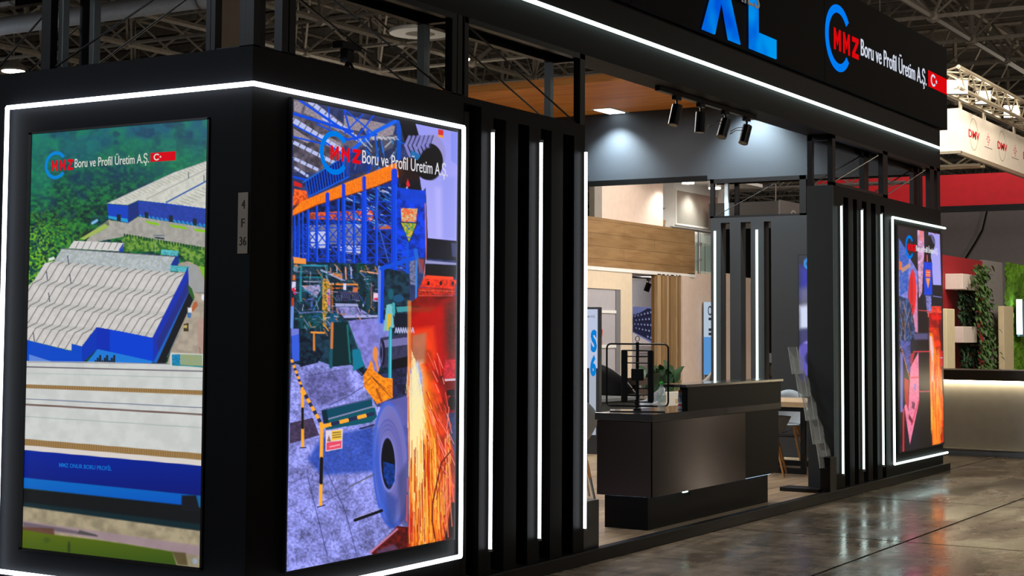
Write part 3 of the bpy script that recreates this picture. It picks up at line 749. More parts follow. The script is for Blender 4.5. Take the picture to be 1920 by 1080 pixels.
    # vehicles and tank
    A.poly([(366, 566), (372, 563), (374, 572), (365, 583), (361, 580)], (176, 96, 58)); A.poly([(355, 575), (363, 576), (362, 584), (355, 584)], (220, 220, 222)); A.poly([(354, 584), (362, 586), (360, 595), (354, 594)], (60, 110, 170))
    A.poly([(347, 606), (357, 604), (356, 620), (347, 620)], (60, 52, 34)); A.poly([(348, 608), (354, 608), (353, 614), (347, 613)], (190, 166, 92)); A.ell(384, 556, 3.2, 6, (226, 226, 232))
    A.line([(369, 547), (388, 548)], 1, (96, 96, 92)); A.line([(377, 650), (379, 664)], 1, (96, 80, 76))
    # lower roofs
    A.poly([(40, 675), (322, 680), (400, 691), (400, 876), (40, 842)], (200, 203, 200), n=.05, ns=.06)
    A.line([(54, 677), (322, 681)], 1, (100, 96, 120))
    def band(l, r, wv, c, a=1): A.line([(40, l), (400, r)], wv, c, a)
    band(686, 695, 2.2, (92, 82, 96)); band(698, 708, 1, (160, 176, 172)); band(746, 764, 1.2, (60, 74, 110)); band(756.5, 777, 3.4, (110, 86, 80)); band(779, 802, 1.1, (150, 166, 160))
    for (l0, l1, r0, r1) in ((719, 726, 731.5, 740), (821, 833, 851, 863)):
        A.poly([(40, l0), (400, r0), (400, r1), (40, l1)], (140, 108, 66))
        for k in range(80): A.line([(45 + k * 4.5, l0 + 1 + (r0 - l0) * k / 80), (45 + k * 4.5, l1 - 1 + (r1 - l1) * k / 80)], 1.2, (178, 144, 88), .7)
    A.poly([(322, 660), (386, 662), (388, 689), (376, 686), (322, 684)], (206, 206, 200)); A.poly([(325, 663), (341, 663), (341, 684), (325, 682)], (24, 124, 170), n=.4, ns=.6); A.poly([(341, 663), (382, 664), (382, 685), (341, 684)], (150, 160, 112), n=.1, col2=(140, 160, 130))
    A.line([(326, 683), (383, 686)], 2, (20, 130, 140))
    A.poly([(40, 833), (400, 864), (400, 874), (40, 842)], (214, 206, 200))
    # blue front, road and verge
    A.poly([(40, 842), (400, 874), (400, 931), (40, 895)], (0, 34, 150), col2=(6, 22, 112))
    A.poly([(40, 894), (400, 931), (400, 954), (40, 914)], (0, 104, 190), soft=2, col2=(0, 80, 186))
    A.poly([(40, 914), (400, 952), (400, 1000), (40, 950)], (17, 19, 22), soft=3); A.poly([(343, 928), (370, 928), (378, 958), (342, 958)], (20, 22, 28), soft=3); A.poly([(372, 930), (384, 930), (384, 956), (376, 950)], (24, 92, 140), soft=4)
    A.poly([(40, 940), (400, 985), (400, 997), (40, 950)], (14, 44, 52), .8, soft=5)
    A.poly([(40, 948), (400, 998), (400, 1080), (40, 992)], (152, 140, 114), soft=3, n=.2, ns=.06)
    A.poly([(40, 975), (400, 1026), (400, 1046), (40, 986)], (150, 128, 140), .8, soft=4); A.poly([(44, 978), (120, 990), (185, 1003), (184, 1006), (44, 987)], (84, 74, 88), .7, soft=3)
    A.poly([(40, 987), (101, 990), (103, 1003), (40, 1000)], (92, 58, 44), .9, soft=3); A.poly([(150, 993), (182, 1002), (182, 1005), (146, 1000)], (66, 66, 66), .8, soft=2)
    A.poly([(40, 992), (100, 1002), (178, 1011), (240, 1020), (325, 1034), (338, 1075), (40, 1075)], (88, 104, 14), soft=3, col2=(44, 74, 20))
    A.ell(130, 1026, 3, 12, (40, 56, 24), .8); A.ell(88, 1012, 6, 5, (50, 70, 30), .6, 4); A.poly([(325, 1034), (350, 1036), (354, 1060), (335, 1058)], (76, 64, 34), .8, soft=3); A.ell(368, 1052, 5, 6, (150, 170, 190), .8, 5)
    return A

# ---- picture 2: factory interior dissolving into a grinding wheel with sparks
def picture2():
    A = Art([(546.7, 186), (850, 248), (844.5, 1007.5), (529.8, 1069.8)], 0, 0, 250, 690)
    x, y = A.x, A.y
    f = fbm(x * .12, y * .12, 4)[:, None]
    A.c[:] = np.array([26, 36, 74.]) * (1 - f) + np.array([60, 74, 130.]) * f
    r = random.Random(3)
    BL = (0, 72, 224); LB = (20, 120, 240); LI = (188, 198, 246)
    # roof sheets
    A.poly([(547, 186), (590, 194), (660, 246), (700, 262), (700, 330), (547, 320)], (84, 78, 92), n=.5, ns=.1)
    for (p) in ([(548, 190), (568, 193), (560, 212), (548, 208)], [(570, 195), (612, 220), (598, 226), (566, 212)], [(600, 210), (640, 240), (630, 246), (596, 226)], [(547, 240), (580, 262), (572, 268), (547, 256)],
                [(640, 215), (680, 226), (668, 246), (640, 240)], [(660, 220), (735, 236), (728, 262), (690, 262)], [(600, 250), (636, 268), (632, 280), (600, 270)], [(706, 250), (736, 252), (730, 276), (712, 284)]):
        A.poly(p, (146, 134, 144), n=.3, ns=.9)
    for (a, b, wv) in (((576, 190), (668, 262), 8.5), ((548, 226), (636, 282), 10), ((547, 266), (622, 304), 7), ((548, 296), (590, 316), 6), ((548, 312), (572, 328), 5), ((600, 222), (668, 262), 3)):
        A.line([a, b], wv, LI, .95, dash=(13, .84))
    for (a, b, wv) in (((559, 189), (668, 262), 4.5), ((547, 213), (655, 246), 5.5), ((547, 256), (606, 270), 3), ((547, 234), (600, 262), 3), ((640, 262), (700, 252), 4), ((600, 262), (640, 290), 3), ((612, 203), (614, 240), 3), ((640, 205), (652, 248), 3.4),
                       ((675, 215), (640, 250), 2.6), ((700, 210), (660, 262), 3), ((590, 232), (650, 262), 2.6), ((547, 330), (572, 336), 4), ((640, 205), (690, 246), 2.5)):
        A.line([a, b], wv, BL)
    A.line([(652, 283), (692, 250), (742, 224)], 7, (0, 96, 236)); A.line([(650, 290), (700, 262)], 2.4, (4, 50, 160)); A.line([(684, 246), (684, 330)], 5.5, (0, 84, 232)); A.line([(742, 228), (740, 300)], 9, (0, 78, 200)); A.line([(748, 228), (760, 275), (770, 300)], 7, (10, 96, 206))
    # blue lattice at the upper middle
    A.poly([(690, 262), (738, 250), (738, 300), (700, 322), (650, 330), (650, 295)], (38, 44, 72), .6)
    for k in range(26):
        a = r.uniform(655, 738); b = r.uniform(258, 318); A.line([(a, b), (a + r.uniform(-16, 16), b + r.uniform(8, 22))], r.uniform(1.2, 2.8), r.choice([BL, LB, (40, 130, 190), (176, 184, 200)]), .85)
    for k in range(16): A.line([(692 + k * 3, 258 + r.uniform(-2, 2)), (695 + k * 3, 258 + r.uniform(-2, 4))], 3, (206, 206, 216), .7)
    A.line([(697, 250), (704, 300)], 3, (0, 86, 210)); A.line([(738, 262), (770, 280)], 2.4, (0, 90, 200))
    # railing
    A.poly([(568, 338), (640, 292), (646, 330), (578, 366)], (10, 24, 96))
    for k in range(17): A.line([(569 + k * 4.8, 338 - k * 2.8), (573 + k * 4.8, 364 - k * 2.2)], 1.8, (0, 84, 226))
    A.line([(564, 340), (650, 286)], 2.4, LB, .8); A.line([(575, 366), (648, 330)], 2.4, (0, 92, 236)); A.line([(640, 296), (640, 330)], 3, LB, .8)
    A.poly([(640, 270), (690, 300), (690, 318), (640, 330)], (8, 40, 140), .5)
    # below the beam: lattice columns, windows
    A.poly([(545, 392), (700, 340), (742, 330), (742, 500), (545, 500)], (14, 34, 96), n=.9, ns=.15)
    A.poly([(570, 420), (672, 416), (672, 455), (570, 455)], (126, 128, 168), .85, n=.3, ns=.2)
    A.poly([(578, 430), (606, 430), (606, 462), (578, 462)], (200, 206, 240), .9); A.poly([(630, 456), (670, 458), (670, 472), (630, 468)], (206, 206, 238), .9)
    A.poly([(574, 396), (694, 392), (694, 412), (574, 408)], (220, 84, 40), .85, n=.6, ns=.3); A.poly([(694, 420), (742, 420), (742, 426), (694, 428)], (230, 110, 50), .8)
    for k in range(90):
        a = r.uniform(640, 742); b = r.uniform(345, 420); A.line([(a, b), (a + r.uniform(5, 12), b + r.uniform(2, 6))], r.uniform(1.2, 3), r.choice([(190, 200, 240), (20, 110, 210), (20, 90, 200), (60, 140, 220)]), .85)
    for k in range(70):
        a = r.uniform(548, 742); b = r.uniform(450, 500); A.line([(a, b), (a + r.uniform(4, 14), b + r.uniform(-1, 2))], r.uniform(1, 2.6), r.choice([(24, 30, 50), (70, 74, 120), (30, 60, 150), (150, 150, 190)]), .8)
    cols = [(548, 3), (556, 4), (563, 3), (573, 5), (589, 5), (609, 7), (629, 4.5), (639, 7), (658, 4), (677, 10), (700, 5), (733, 12), (757, 5)]
    tops = {548: 396, 556: 394, 563: 392, 573: 384, 589: 378, 609: 366, 629: 372, 639: 350, 658: 366, 677: 336, 700: 350, 733: 324, 757: 352}
    for (a, wv), (b, _) in zip(cols, cols[1:]):
        if b - a < 8: continue
        yy = max(tops[a], tops[b]) + 26
        while yy < 505:
            h_ = min(26, (b - a) * 1.3); A.line([(a, yy), (b, yy + h_)], 2, (6, 62, 216)); A.line([(b, yy), (a, yy + h_)], 2, (8, 52, 180)); A.line([(a, yy), (b, yy)], 2, (4, 60, 214)); yy += h_
    for (a, wv) in cols:
        A.line([(a, tops[a]), (a - .6, 508 if a < 640 else 560)], wv, (0, 66, 226)); A.line([(a + wv * .3, tops[a]), (a + wv * .3 - .6, 500)], 1, (60, 130, 250), .5); A.line([(a - wv * .35, tops[a]), (a - wv * .35, 500)], 1, (0, 36, 140), .7)
    A.line([(706, 345), (698, 400), (722, 488)], 2.2, (50, 90, 190)); A.line([(684, 348), (700, 330)], 1, (20, 20, 30))
    # orange crane beam
    A.poly([(545, 372), (548, 352), (570, 356), (574, 372), (574, 384), (545, 394)], (238, 88, 32), n=.5, ns=.4); A.poly([(547, 337), (562, 343), (562, 350), (547, 346)], (206, 30, 30)); A.poly([(545, 384), (575, 372), (575, 380), (545, 392)], (40, 30, 60), .8)
    beam = [(545, 392), (560, 376), (640, 342), (700, 318), (738, 303), (775, 291), (775, 314), (742, 330), (700, 347), (640, 366), (590, 382), (545, 402)]
    A.poly(beam, (255, 126, 20), n=.16, ns=.5)
    for k in range(44): A.line([(566 + k * 4.4, 376 - k * 1.68), (566 + k * 4.4, 388 - k * 1.4)], 1, (216, 88, 10), .5)
    A.line([(545, 402), (590, 382), (700, 348), (742, 331)], 2, (120, 40, 10), .8)
    A.poly([(735, 304), (790, 286), (780, 312), (742, 330)], (120, 62, 30), .65)
    for a in (609, 639, 677, 733): A.line([(a, tops[a] - 4), (a, tops[a] + 16)], 7 if a < 730 else 11, (10, 60, 220))
    # dark and lilac pressed sheet, upper right
    A.poly([(742, 224), (776, 232), (792, 300), (780, 345), (788, 358), (742, 352), (752, 320), (742, 330), (760, 300)], (16, 18, 26), n=.6, ns=.2)
    A.poly([(738, 300), (775, 290), (780, 340), (765, 335), (742, 344)], (40, 20, 20), .8)
    A.poly([(772, 231), (851, 248), (848, 449), (795, 444), (791, 350), (784, 358), (779, 325), (792, 300)], (150, 152, 242), n=.0, col2=(174, 172, 250))
    A.poly([(838, 247), (851, 249), (851, 310), (838, 300)], (128, 140, 240), .9); A.poly([(820, 330), (848, 330), (848, 448), (820, 446)], (138, 146, 236), .5, soft=9); A.poly([(808, 350), (820, 350), (822, 444), (812, 444)], (190, 186, 255), .6, soft=8)
    A.ell(800, 288, 28, 36, (150, 146, 214)); A.ell(796, 302, 27, 34, (14, 14, 20))
    for k in range(6):
        a = 758 + k * 8; A.line([(a + 3, 256), (a - 4, 272), (a + 4, 292)], 5.5, (128, 128, 204), .95); A.line([(a + 7, 254), (a + 1, 272), (a + 9, 290)], 1.8, (44, 44, 80), .9)
    A.ell(800, 306, 21, 30, (13, 12, 16), 1, 3); A.poly([(764, 280), (782, 290), (776, 300), (762, 292)], (20, 110, 180), .9)
    A.poly([(814, 242), (824, 244), (823, 258), (814, 255)], (216, 40, 34)); A.poly([(814, 252), (824, 254), (823, 259), (814, 256)], (240, 150, 50))
    A.poly([(758, 334), (762, 346), (756, 352), (755, 342)], (230, 30, 50)); A.line([(756, 350), (757, 356)], 3, (170, 200, 240))
    # blue machine
    A.poly([(737, 350), (790, 356), (791, 480), (738, 478)], (6, 54, 196), n=.5, ns=.12); A.poly([(744, 350), (790, 357), (790, 384), (744, 372)], (10, 66, 214), .8)
    A.poly([(745, 388), (776, 389), (773, 414), (746, 413)], (238, 96, 50), n=.5, ns=.35, col2=(206, 200, 150)); A.poly([(745, 415), (774, 416), (760, 453)], (214, 178, 50), n=.8, ns=.3, col2=(90, 150, 70)); A.line([(744, 414), (775, 416), (760, 453), (744, 414)], 1.3, (20, 20, 10))
    for k in range(14): A.line([(738 + r.uniform(0, 18), 420 + k * 8), (752 + r.uniform(0, 12), 428 + k * 8)], 2, (0, 84, 240), .8)
    A.line([(757, 452), (757, 560)], 5, (0, 76, 220)); A.line([(740, 470), (762, 470)], 3, (0, 80, 230)); A.line([(740, 512), (762, 512)], 3, (0, 80, 230)); A.line([(740, 520), (758, 545)], 2.6, (0, 80, 230)); A.line([(758, 518), (740, 545)], 2.6, (0, 70, 210))
    A.poly([(760, 480), (776, 486), (774, 532), (762, 530)], (104, 110, 150), .9, n=.5, ns=.4); A.line([(774, 484), (773, 556)], 3.4, (60, 130, 220)); A.line([(790, 380), (792, 480), (787, 520)], 2, (222, 120, 120), .9)
    A.poly([(776, 482), (788, 484), (786, 505), (779, 508)], (150, 60, 60)); A.line([(772, 468), (784, 508)], 5, (100, 90, 130), .8)
    # press head, right
    A.poly([(793, 444), (848, 450), (848, 486), (792, 482)], (18, 20, 34), n=.4, ns=.3); A.poly([(838, 452), (848, 454), (848, 480), (840, 478)], (60, 66, 110)); A.poly([(790, 485), (848, 490), (848, 494), (790, 491)], (150, 150, 200))
    A.poly([(790, 492), (848, 495), (846, 518), (790, 514)], (20, 20, 26)); A.poly([(792, 513), (842, 516), (842, 522), (786, 520)], (246, 70, 36)); A.poly([(786, 520), (848, 522), (846, 538), (780, 535)], (236, 48, 24), n=.4, ns=.3)
    for px in (796, 819, 841): A.ell(px, 528, 2.4, 4, (24, 14, 12))
    A.poly([(778, 536), (846, 538), (846, 550), (776, 550)], (180, 36, 22), n=.5, ns=.4); A.line([(778, 551), (842, 552)], 1.6, (250, 70, 30)); A.line([(780, 541), (845, 543)], 1, (240, 130, 90), .8)
    A.poly([(777, 552), (848, 552), (845, 770), (757, 780), (757, 570)], (96, 12, 12), n=.7, ns=.06, col2=(150, 16, 12))
    A.poly([(762, 580), (826, 560), (832, 700), (800, 700), (760, 640)], (206, 6, 4), .8, soft=22); A.poly([(758, 615), (806, 608), (812, 660), (800, 700), (770, 680)], (244, 64, 14), .85, soft=10)
    A.poly([(826, 565), (848, 560), (846, 670), (832, 670)], (80, 44, 40), .6, soft=8, n=.5)
    # machinery, left middle
    A.poly([(541, 486), (690, 492), (760, 510), (762, 600), (757, 690), (690, 700), (540, 690)], (12, 30, 44), n=1, ns=.14, col2=(26, 62, 84))
    TL = (26, 96, 112); TD = (10, 46, 56)
    A.poly([(545, 478), (569, 482), (569, 492), (546, 490)], (240, 150, 70)); A.line([(560, 494), (608, 495)], 3.4, (40, 140, 170)); A.line([(560, 494), (558, 560)], 4, (30, 130, 140)); A.line([(608, 494), (608, 520)], 3, (30, 110, 130))
    for yy, c in ((508, (40, 70, 90)), (516, (16, 120, 130)), (524, (150, 150, 176)), (512, (12, 20, 30))): A.line([(565, yy), (605, yy + 1)], 2.4, c)
    A.poly([(560, 532), (594, 530), (596, 540), (588, 552), (574, 546)], (150, 146, 190), n=.3, ns=.3); A.line([(560, 536), (588, 553)], 2, (60, 130, 160)); A.line([(568, 560), (580, 556), (578, 575)], 4, (80, 110, 190), .8)
    A.poly([(578, 580), (596, 548), (600, 500), (606, 502), (606, 590), (580, 588)], TD); A.line([(582, 578), (598, 546)], 2, (60, 140, 160)); A.line([(598, 504), (597, 550)], 3, (30, 110, 116))
    A.line([(597, 503), (640, 523)], 3.4, (150, 160, 200)); A.poly([(608, 505), (636, 509), (636, 520), (618, 512)], (238, 140, 60), .9); A.line([(614, 500), (616, 512)], 2, (236, 170, 130)); A.line([(626, 496), (626, 508)], 2, (190, 190, 230)); A.line([(642, 498), (643, 520)], 2.4, (240, 150, 110)); A.line([(652, 498), (653, 518)], 3, (150, 160, 210))
    A.line([(610, 529), (664, 530)], 3, (240, 140, 50)); A.line([(618, 537), (640, 536)], 2, (238, 120, 40)); A.poly([(638, 528), (643, 528), (643, 540), (638, 540)], (210, 210, 240)); A.poly([(656, 534), (666, 536), (662, 548), (655, 544)], (236, 120, 60), .9)
    A.poly([(621, 542), (668, 545), (668, 562), (622, 563)], (22, 22, 46)); 
    for k in range(22): A.line([(622 + k * 2.1, 543), (624 + k * 2.1, 560)], .9, (110, 110, 170), .8)
    A.poly([(622, 565), (676, 566), (676, 571), (622, 571)], (160, 164, 214)); A.poly([(624, 572), (664, 572), (690, 588), (690, 592), (640, 592), (626, 584)], (134, 130, 196), n=.35, ns=.3); A.line([(640, 590), (700, 589)], 4, (170, 172, 226)); A.line([(640, 595), (700, 594)], 2.4, (30, 34, 60))
    A.poly([(600, 518), (612, 521), (612, 610), (598, 604)], (176, 134, 40), .9, n=.8, ns=.3); A.line([(601, 519), (613, 527), (612, 612), (599, 606), (601, 519)], 1.6, (222, 150, 50)); A.line([(611, 540), (611, 577)], 4.4, (196, 160, 200)); A.line([(611, 545), (611, 572)], 1.6, (220, 40, 90)); A.line([(617, 530), (617, 612)], 3, (170, 90, 40)); A.line([(622, 525), (621, 640)], 2.4, (8, 30, 36))
    A.poly([(664, 490), (678, 491), (678, 510), (664, 508)], (10, 72, 52)); A.line([(671, 500), (670, 570)], 7, TD); A.line([(684, 520), (684, 575)], 7, (8, 66, 76)); A.line([(670, 505), (706, 510)], 3, (236, 160, 120)); A.line([(690, 527), (690, 570)], 2, (160, 80, 40)); A.poly([(694, 545), (708, 547), (708, 562), (693, 561)], (236, 200, 220)); A.line([(696, 557), (706, 556)], 3.4, (220, 20, 60))
    A.poly([(544, 512), (549, 512), (549, 522), (543, 522)], (210, 100, 30)); A.poly([(543, 524), (550, 524), (549, 540), (542, 540)], (216, 210, 240)); A.line([(545, 538), (548, 546)], 5, (224, 30, 60)); A.line([(544, 556), (544, 570)], 4, (190, 60, 30)); A.line([(543, 572), (542, 610)], 5, (110, 150, 226)); A.ell(550, 500, 5, 6, (90, 130, 150))
    A.poly([(554, 580), (600, 584), (600, 612), (554, 612)], (14, 66, 74), n=.5, ns=.2); A.line([(556, 583), (600, 580)], 2, (110, 120, 190)); A.poly([(606, 582), (634, 584), (634, 612), (606, 612)], (14, 70, 100), n=.5, ns=.2)
    for k in range(420):
        a = r.uniform(546, 755); b = r.uniform(492, 612)
        if a > 700 and b < 570: continue
        A.line([(a, b), (a + r.uniform(-2, 12), b + r.choice([0, 1, -1, r.uniform(4, 16)]))], r.uniform(.8, 2.2), r.choice([(20, 90, 110), (60, 130, 150), (150, 150, 200), (8, 16, 28), (8, 16, 28), (12, 50, 60), (230, 140, 70), (40, 90, 200), (190, 190, 225), (90, 80, 120)]), r.uniform(.5, .9))
    # lilac strip coming down to the right
    A.poly([(645, 598), (704, 592), (722, 600), (722, 640), (700, 700), (678, 686)], (126, 124, 206), n=.22, ns=.14); A.line([(645, 598), (678, 688)], 2.6, (10, 80, 80)); A.poly([(700, 592), (722, 604), (704, 640)], (120, 136, 226), .6)
    # blue press arms
    A.line([(705, 498), (705, 600)], 6, (100, 130, 220)); A.line([(711, 500), (709, 600)], 6, (0, 66, 226)); A.line([(709, 500), (772, 480)], 8, (0, 76, 220)); A.line([(772, 466), (774, 480)], 7, (20, 100, 216))
    A.ell(726, 548, 5, 10, (20, 92, 110)); A.ell(740, 556, 10, 7, (24, 80, 120)); A.line([(735, 570), (780, 572)], 2, (16, 12, 16)); A.poly([(736, 572), (764, 570), (764, 580), (738, 582)], (60, 150, 160)); A.poly([(764, 570), (812, 572), (800, 582), (764, 582)], (150, 60, 30), .6, soft=5)
    A.poly([(718, 568), (728, 566), (732, 610), (712, 618)], (120, 190, 200)); A.poly([(719, 585), (727, 585), (725, 616), (718, 616)], (224, 180, 50)); A.line([(731, 566), (732, 585)], 5, (60, 170, 180))
    A.poly([(733, 584), (762, 584), (758, 612), (734, 612)], (12, 22, 40)); 
    for k in range(8): A.line([(734 + k * 4.4, 620), (736 + k * 4.4, 611), (738 + k * 4.4, 620)], 1.8, (190, 190, 236))
    # floor
    A.poly([(541, 676), (556, 680), (590, 672), (612, 680), (652, 680), (676, 700), (690, 740), (700, 760), (757, 740), (757, 1030), (690, 1044), (528, 1074), (536, 800)], (134, 138, 216), n=.0, ns=.2)
    idx, mk = A.polymask([(541, 676), (690, 690), (757, 740), (757, 1030), (528, 1074)], 1)
    ff = (fbm(A.x[idx] * .33, A.y[idx] * .33, 4) - .5) * .75 + (fbm(A.x[idx] * .05, A.y[idx] * .05, 3) - .5) * .7
    A.c[idx] = A.c[idx] * (1 + ff * mk)[:, None]
    A.poly([(560, 700), (640, 690), (660, 730), (600, 760), (570, 745)], (70, 66, 120), .55, soft=16, n=.7, ns=.2); A.line([(612, 755), (648, 738), (676, 720)], 1.6, (60, 58, 110), .8); A.line([(572, 700), (630, 690)], 1.4, (60, 58, 110), .7)
    A.poly([(541, 612), (555, 614), (556, 672), (542, 674)], (54, 92, 220)); A.poly([(541, 612), (555, 612), (555, 622), (541, 626)], (110, 120, 214))
    A.poly([(556, 620), (586, 640), (600, 660), (590, 676), (556, 684)], (10, 16, 34), .95, n=.6, ns=.2, col2=(20, 50, 70)); A.line([(578, 619), (602, 620)], 3.4, (236, 150, 60)); A.line([(583, 622), (583, 652)], 3.6, (220, 130, 50))
    A.poly([(620, 600), (646, 600), (652, 680), (616, 684), (612, 640)], (6, 40, 46)); A.line([(616, 612), (614, 684)], 6, (22, 84, 100)); A.line([(645, 606), (650, 676)], 3, (20, 110, 110)); A.line([(617, 602), (616, 648)], 4.4, (220, 120, 60)); A.line([(600, 603), (610, 616)], 2, (230, 150, 50)); A.poly([(654, 652), (668, 650), (676, 682), (656, 692)], (8, 120, 150)); A.line([(662, 690), (672, 700), (680, 688), (690, 690)], 2, (16, 18, 40))
    A.poly([(537, 789), (580, 779), (592, 812), (537, 828)], (66, 54, 84), n=.3, ns=.3)
    A.poly([(596, 815), (692, 796), (700, 880), (596, 888), (570, 858)], (30, 64, 170), .75, soft=8, n=.3, ns=.4)
    # ramp
    A.poly([(598, 766), (690, 742), (692, 762), (604, 790)], (4, 72, 96)); A.line([(600, 764), (688, 744)], 2.4, (80, 90, 140)); A.poly([(606, 784), (696, 760), (700, 778), (690, 788), (604, 802)], (6, 84, 100)); A.line([(608, 782), (698, 757)], 2.6, (140, 140, 180)); A.line([(668, 800), (694, 793)], 2.4, (16, 18, 40)); A.poly([(596, 765), (606, 764), (610, 790), (600, 790)], (8, 40, 60))
    # roller and orange stand
    A.poly([(706, 630), (760, 620), (760, 674), (710, 686)], (52, 52, 84), n=.2, ns=.2); A.poly([(712, 634), (760, 628), (760, 642), (714, 648)], (130, 126, 190), .8); A.ell(710, 658, 5.5, 24, (18, 20, 40)); A.ell(708, 658, 3, 20, (120, 124, 190), .8, inner=.6); A.poly([(724, 672), (758, 664), (758, 684), (724, 690)], (12, 10, 18)); A.poly([(724, 690), (756, 684), (756, 735), (726, 742)], (34, 36, 70), n=.5, ns=.2)
    A.ell(697, 660, 5, 14, (232, 140, 70)); A.line([(698, 672), (702, 690)], 4, (232, 140, 70)); A.line([(725, 612), (724, 706)], 6, (30, 160, 180)); A.line([(726, 614), (725, 706)], 2, (110, 220, 230), .7)
    A.poly([(675, 700), (684, 684), (690, 668), (694, 690), (712, 704), (729, 706), (729, 742), (714, 748), (700, 754), (676, 722)], (255, 138, 24), n=.3, ns=.3); A.line([(692, 705), (727, 742)], 1.2, (90, 40, 20)); A.line([(699, 726), (708, 748)], 4, (150, 70, 20), .8); A.line([(676, 716), (690, 702), (714, 724)], 1, (60, 40, 40), .8)
    # coil
    A.poly([(705, 752), (757, 738), (760, 960), (740, 985), (722, 990)], (76, 80, 158), n=.2, ns=.1); A.poly([(712, 750), (757, 739), (758, 790), (735, 800)], (94, 94, 170), .8)
    A.ell(724, 868, 33, 119, (70, 100, 210), rot=-.03); A.ell(725, 868, 30.5, 112, (116, 120, 200), rot=-.03); A.ell(732, 860, 24, 100, (112, 106, 176), .8, 14, rot=-.03)
    A.poly([(700, 800), (712, 900), (728, 985), (704, 950), (692, 860)], (30, 84, 214), .65, soft=10); A.poly([(716, 915), (738, 935), (734, 990), (718, 980)], (30, 60, 140), .6, soft=10)
    for q in (.62, .7, .78): A.ell(722, 867, 33 * q, 119 * q * .92, (70, 80, 170), .5, 1, inner=.94, rot=-.03)
    A.ell(720.5, 867, 15.5, 53, (122, 128, 214), rot=-.03); A.ell(720.5, 866, 13, 48, (10, 12, 22), rot=-.03); A.poly([(711, 862), (732, 868), (733, 900), (722, 912), (712, 890)], (14, 58, 150), .85, n=.5, ns=.3)
    A.poly([(738, 890), (757, 860), (757, 985), (742, 975)], (60, 62, 110), .6, soft=8)
    # lines, slab and plate on the floor
    A.line([(601, 870), (640, 955), (664, 1050)], 1.2, (44, 46, 96), .8); A.line([(570, 890), (606, 1040)], 1.6, (56, 58, 110), .8); A.line([(540, 902), (570, 888)], 1, (60, 60, 120), .8); A.line([(647, 910), (694, 886)], 2, (80, 80, 70), .9); A.line([(596, 940), (648, 912)], 1.6, (70, 70, 110), .8)
    A.line([(658, 973), (708, 955)], 5.6, (14, 16, 22)); A.line([(658, 969), (706, 950)], 1.4, (170, 160, 190), .8)
    A.poly([(737, 984), (757, 986), (766, 1000), (766, 1024), (690, 1040), (694, 1030)], (58, 12, 16), n=1, ns=.2, col2=(120, 22, 18)); A.line([(687, 1034), (737, 990)], 4, (186, 120, 150)); A.line([(690, 1036), (740, 992)], 2.4, (90, 12, 14)); A.poly([(700, 1030), (730, 1018), (740, 1028), (700, 1040)], (84, 80, 130), .6, soft=4)
    # barrier
    YE = (255, 172, 48); DK = (36, 42, 78)
    def hazard(a, b, wv, step):
        A.line([a, b], wv, DK); A.line([a, b], wv, YE, dash=(step, .52))
    hazard((541, 670), (562, 728), 5, 11); hazard((562, 728), (597, 793), 6.4, 17); hazard((597, 796), (692, 772), 7, 34)
    A.line([(561, 728), (561, 834)], 5, YE); A.line([(561, 762), (561, 798)], 5, (20, 20, 24)); A.line([(597, 793), (594, 944)], 6, YE); A.line([(596, 856), (595, 902)], 6.2, (18, 18, 24)); A.line([(588, 948), (602, 944)], 2, (40, 40, 70)); A.ell(561, 730, 4, 6, YE); A.ell(597, 796, 5, 6, YE); A.line([(556, 836), (567, 835)], 2, (40, 40, 70))
    A.poly([(604, 804), (636, 800), (635, 837), (604, 843)], (226, 210, 226)); A.poly([(615, 804), (634, 802), (634, 820), (615, 823)], (244, 196, 70)); A.poly([(605, 826), (634, 822), (633, 836), (605, 841)], (232, 60, 90), .9); A.poly([(610, 812), (614, 824), (606, 824)], (150, 100, 80))
    for k in range(3): A.line([(617, 808 + 4.5 * k), (632, 806 + 4.5 * k)], 1.8, (80, 60, 40), .8)
    A.line([(612, 834), (630, 830)], 2.4, (250, 180, 190), .9)
    # sparks
    A.poly([(757, 690), (764, 620), (770, 640), (790, 620), (800, 640), (806, 690), (826, 760), (846, 860), (846, 1008), (757, 1026), (760, 950)], (206, 52, 14), .9, soft=5, n=.5, ns=.05)
    A.poly([(757, 560), (764, 560), (764, 690), (757, 690)], (230, 130, 60), .8, soft=2); A.poly([(766, 625), (792, 620), (790, 676), (764, 680)], (150, 140, 120), .6, soft=6)
    A.poly([(764, 680), (775, 676), (800, 700), (815, 800), (822, 1010), (764, 1022), (762, 850)], (255, 120, 24), .75, soft=14)
    A.poly([(763, 680), (784, 672), (792, 720), (792, 830), (776, 900), (762, 860)], (250, 206, 130), .6, soft=12)
    A.poly([(762, 690), (776, 672), (784, 700), (784, 760), (776, 800), (763, 806)], (150, 170, 246), 1, soft=5)
    for k in range(560):
        sx_ = 768 + r.gauss(0, 5); sy_ = r.uniform(640, 760); ang = abs(r.gauss(0, .09)) + .0 if r.random() < .92 else r.uniform(.1, .3)
        t0 = r.uniform(0, 240); ln = r.uniform(25, 130)
        x0_ = sx_ + ang * (t0) ** 1.0; y0_ = sy_ + t0; x1_ = sx_ + ang * (t0 + ln); y1_ = y0_ + ln
        if x1_ > 846: continue
        if x0_ < 757: x0_ = 758
        dd = (x0_ - 764) / 80; q = (y0_ - 640) / 380
        c = (255, 236, 170) if dd < .25 and q < .7 else ((255, 190, 60) if r.random() < .5 else (255, 120, 20))
        if dd > .5: c = r.choice([(255, 110, 60), (230, 30, 10), (255, 140, 90)])
        A.line([(x0_, y0_), (x1_, y1_)], r.uniform(.8, 1.9), c, r.uniform(.5, .95), soft=.9)
